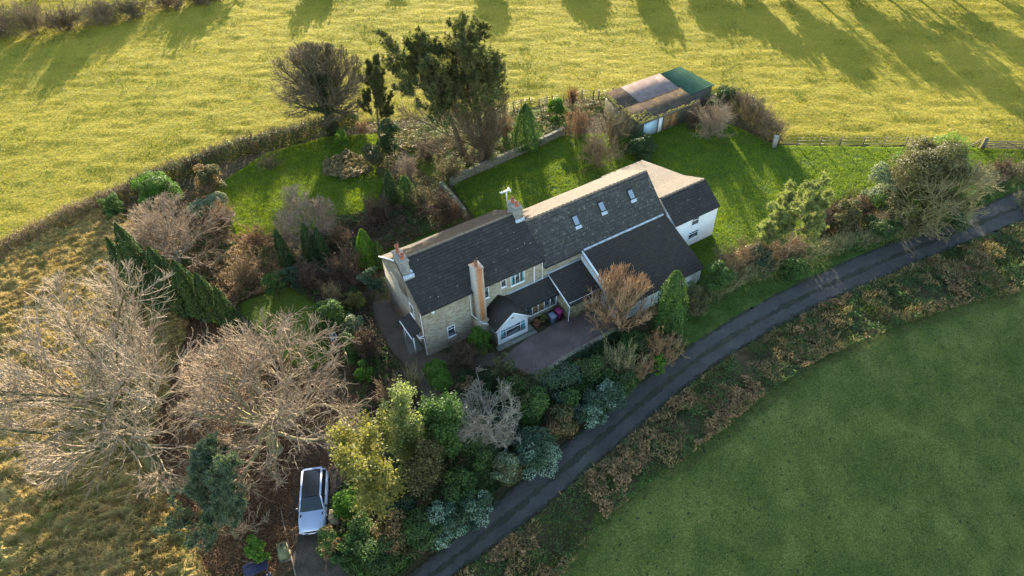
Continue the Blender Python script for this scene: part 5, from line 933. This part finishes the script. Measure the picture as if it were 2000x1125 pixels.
MB_p = None
for lx, ly, lf, lab in ((10.0, -2.3, 'orange', 'terracotta pot with a browning plant by the conservatory'), (10.75, -2.35, 'yellow', 'dark pot with a yellow green plant left of the bins')):
    p = HW(lx, ly); t = empty('potted_plant', p, 0, lab, 'potted plant'); MB().lathe((0, 0, 0), [(.18, 0), (.26, .38), (.29, .38), (.29, .44), (.24, .44), (.22, .38)]).build('pot', M_terra if lf == 'orange' else M_black, t); m = MB(); leaf_cloud(m, R(), .8, .8, 5, .5, .07, off=(0, 0, .35)); m.build('foliage', L[lf], t)
def chair():
    p = G(653, 664); t = empty('plastic_chair', p, .25, 'white plastic garden chair between the big rounded bush and the path', 'chair'); m = plain('white chair plastic', (.75, .76, .72), .5, .05, bump=0)
    MB().add([(-.24, -.22, .43), (.24, -.22, .43), (.22, .22, .41), (-.22, .22, .41), (-.24, -.22, .39), (.24, -.22, .39), (.22, .22, .37), (-.22, .22, .37)], [(0, 1, 2, 3), (7, 6, 5, 4), (0, 4, 5, 1), (1, 5, 6, 2), (2, 6, 7, 3), (3, 7, 4, 0)]).build('seat', m, t)
    b = MB()
    for i in range(5): b.bar((-.16+i*.08, .22, .42), (-.16+i*.08, .33, .82), .045, .02)
    a = [(-.24, .20, .42), (-.25, .28, .70), (-.18, .34, .86), (0, .355, .91), (.18, .34, .86), (.25, .28, .70), (.24, .20, .42)]; b.tubes(np.array([a]), np.full((1, 7), .025), 6); b.build('backrest', m, t)
    for s in (-1, 1): MB().tubes(np.array([[(s*.25, .26, .66), (s*.29, 0, .66), (s*.29, -.2, .63), (s*.27, -.22, .42)]]), np.full((1, 4), .025), 6).build('armrest', m, t)
    for sx in (-1, 1):
        for sy in (-1, 1): MB().bar((sx*.22, sy*.2, .4), (sx*.27, sy*.27, 0), .05).build('leg', m, t)
chair()
# picnic table, tank, marker slab
def picnic():
    p = G(505, 1120); t = empty('picnic_table', p, .5, 'blue slatted picnic table cut by the bottom edge', 'table'); m = plain('faded blue paint', (.025, .028, .07), .7, .3, 5)
    for i in range(5): MB().box(-.8, .8, -.36+i*.15, -.23+i*.15, .70, .74).build('board', m, t)
    for s in (-1, 1):
        MB().box(-.8, .8, s*.72-.12, s*.72+.12, .42, .46).build('bench', m, t)
        MB().bar((s*.6, -.7, 0), (s*.6, -.15, .68), .08).bar((s*.6, .7, 0), (s*.6, .15, .68), .08).bar((s*.6, -.8, .38), (s*.6, .8, .38), .06, .08).build('leg_frame', m, t)
picnic()
def tank():
    p = G(556, 1082); t = empty('oil_tank', p, .35, 'pale olive oil tank at the edge of the drive', 'tank'); t.scale = (.72, .72, .8); m = plain('olive tank plastic', (.13, .135, .07), .8, .25, 2)
    MB().box(-.45, .45, -.75, .75, .12, .95).box(-.40, .40, -.70, .70, .95, 1.02).box(-.46, .46, -.35, -.25, .12, .97).box(-.46, .46, .25, .35, .12, .97).build('body', m, t); MB().lathe((0, .4, 1.02), [(.13, 0), (.13, .06), (.02, .07)]).build('cap', M_black, t); MB().box(-.55, .55, -.85, .85, -.05, .12).build('plinth', M_render, t)
tank()
p = G(1016, 782); sg = empty('pale_slab', p, .9, 'pale slab raised on two posts, seen edge on among the shrubs', 'upright_slab'); MB().box(-.45, .45, -.03, .03, .9, 1.45).build('board', M_upvc, sg); MB().box(-.4, -.33, -.02, .02, 0, .9).build('post', M_timber, sg); MB().box(.33, .4, -.02, .02, 0, .9).build('post', M_timber, sg)  # unidentified pale slab, built as an upright board on posts
# kerb of the drive
K = Gl([(548, 990), (556, 1030), (566, 1075), (578, 1125)]); m = MB()
for a, b in zip(K[:-1], K[1:]): m.bar((*a, .06), (*b, .06), .1, .14)
tag(m.build('drive_edging', post_m), 'thin edging board along the left of the drive', 'edging')
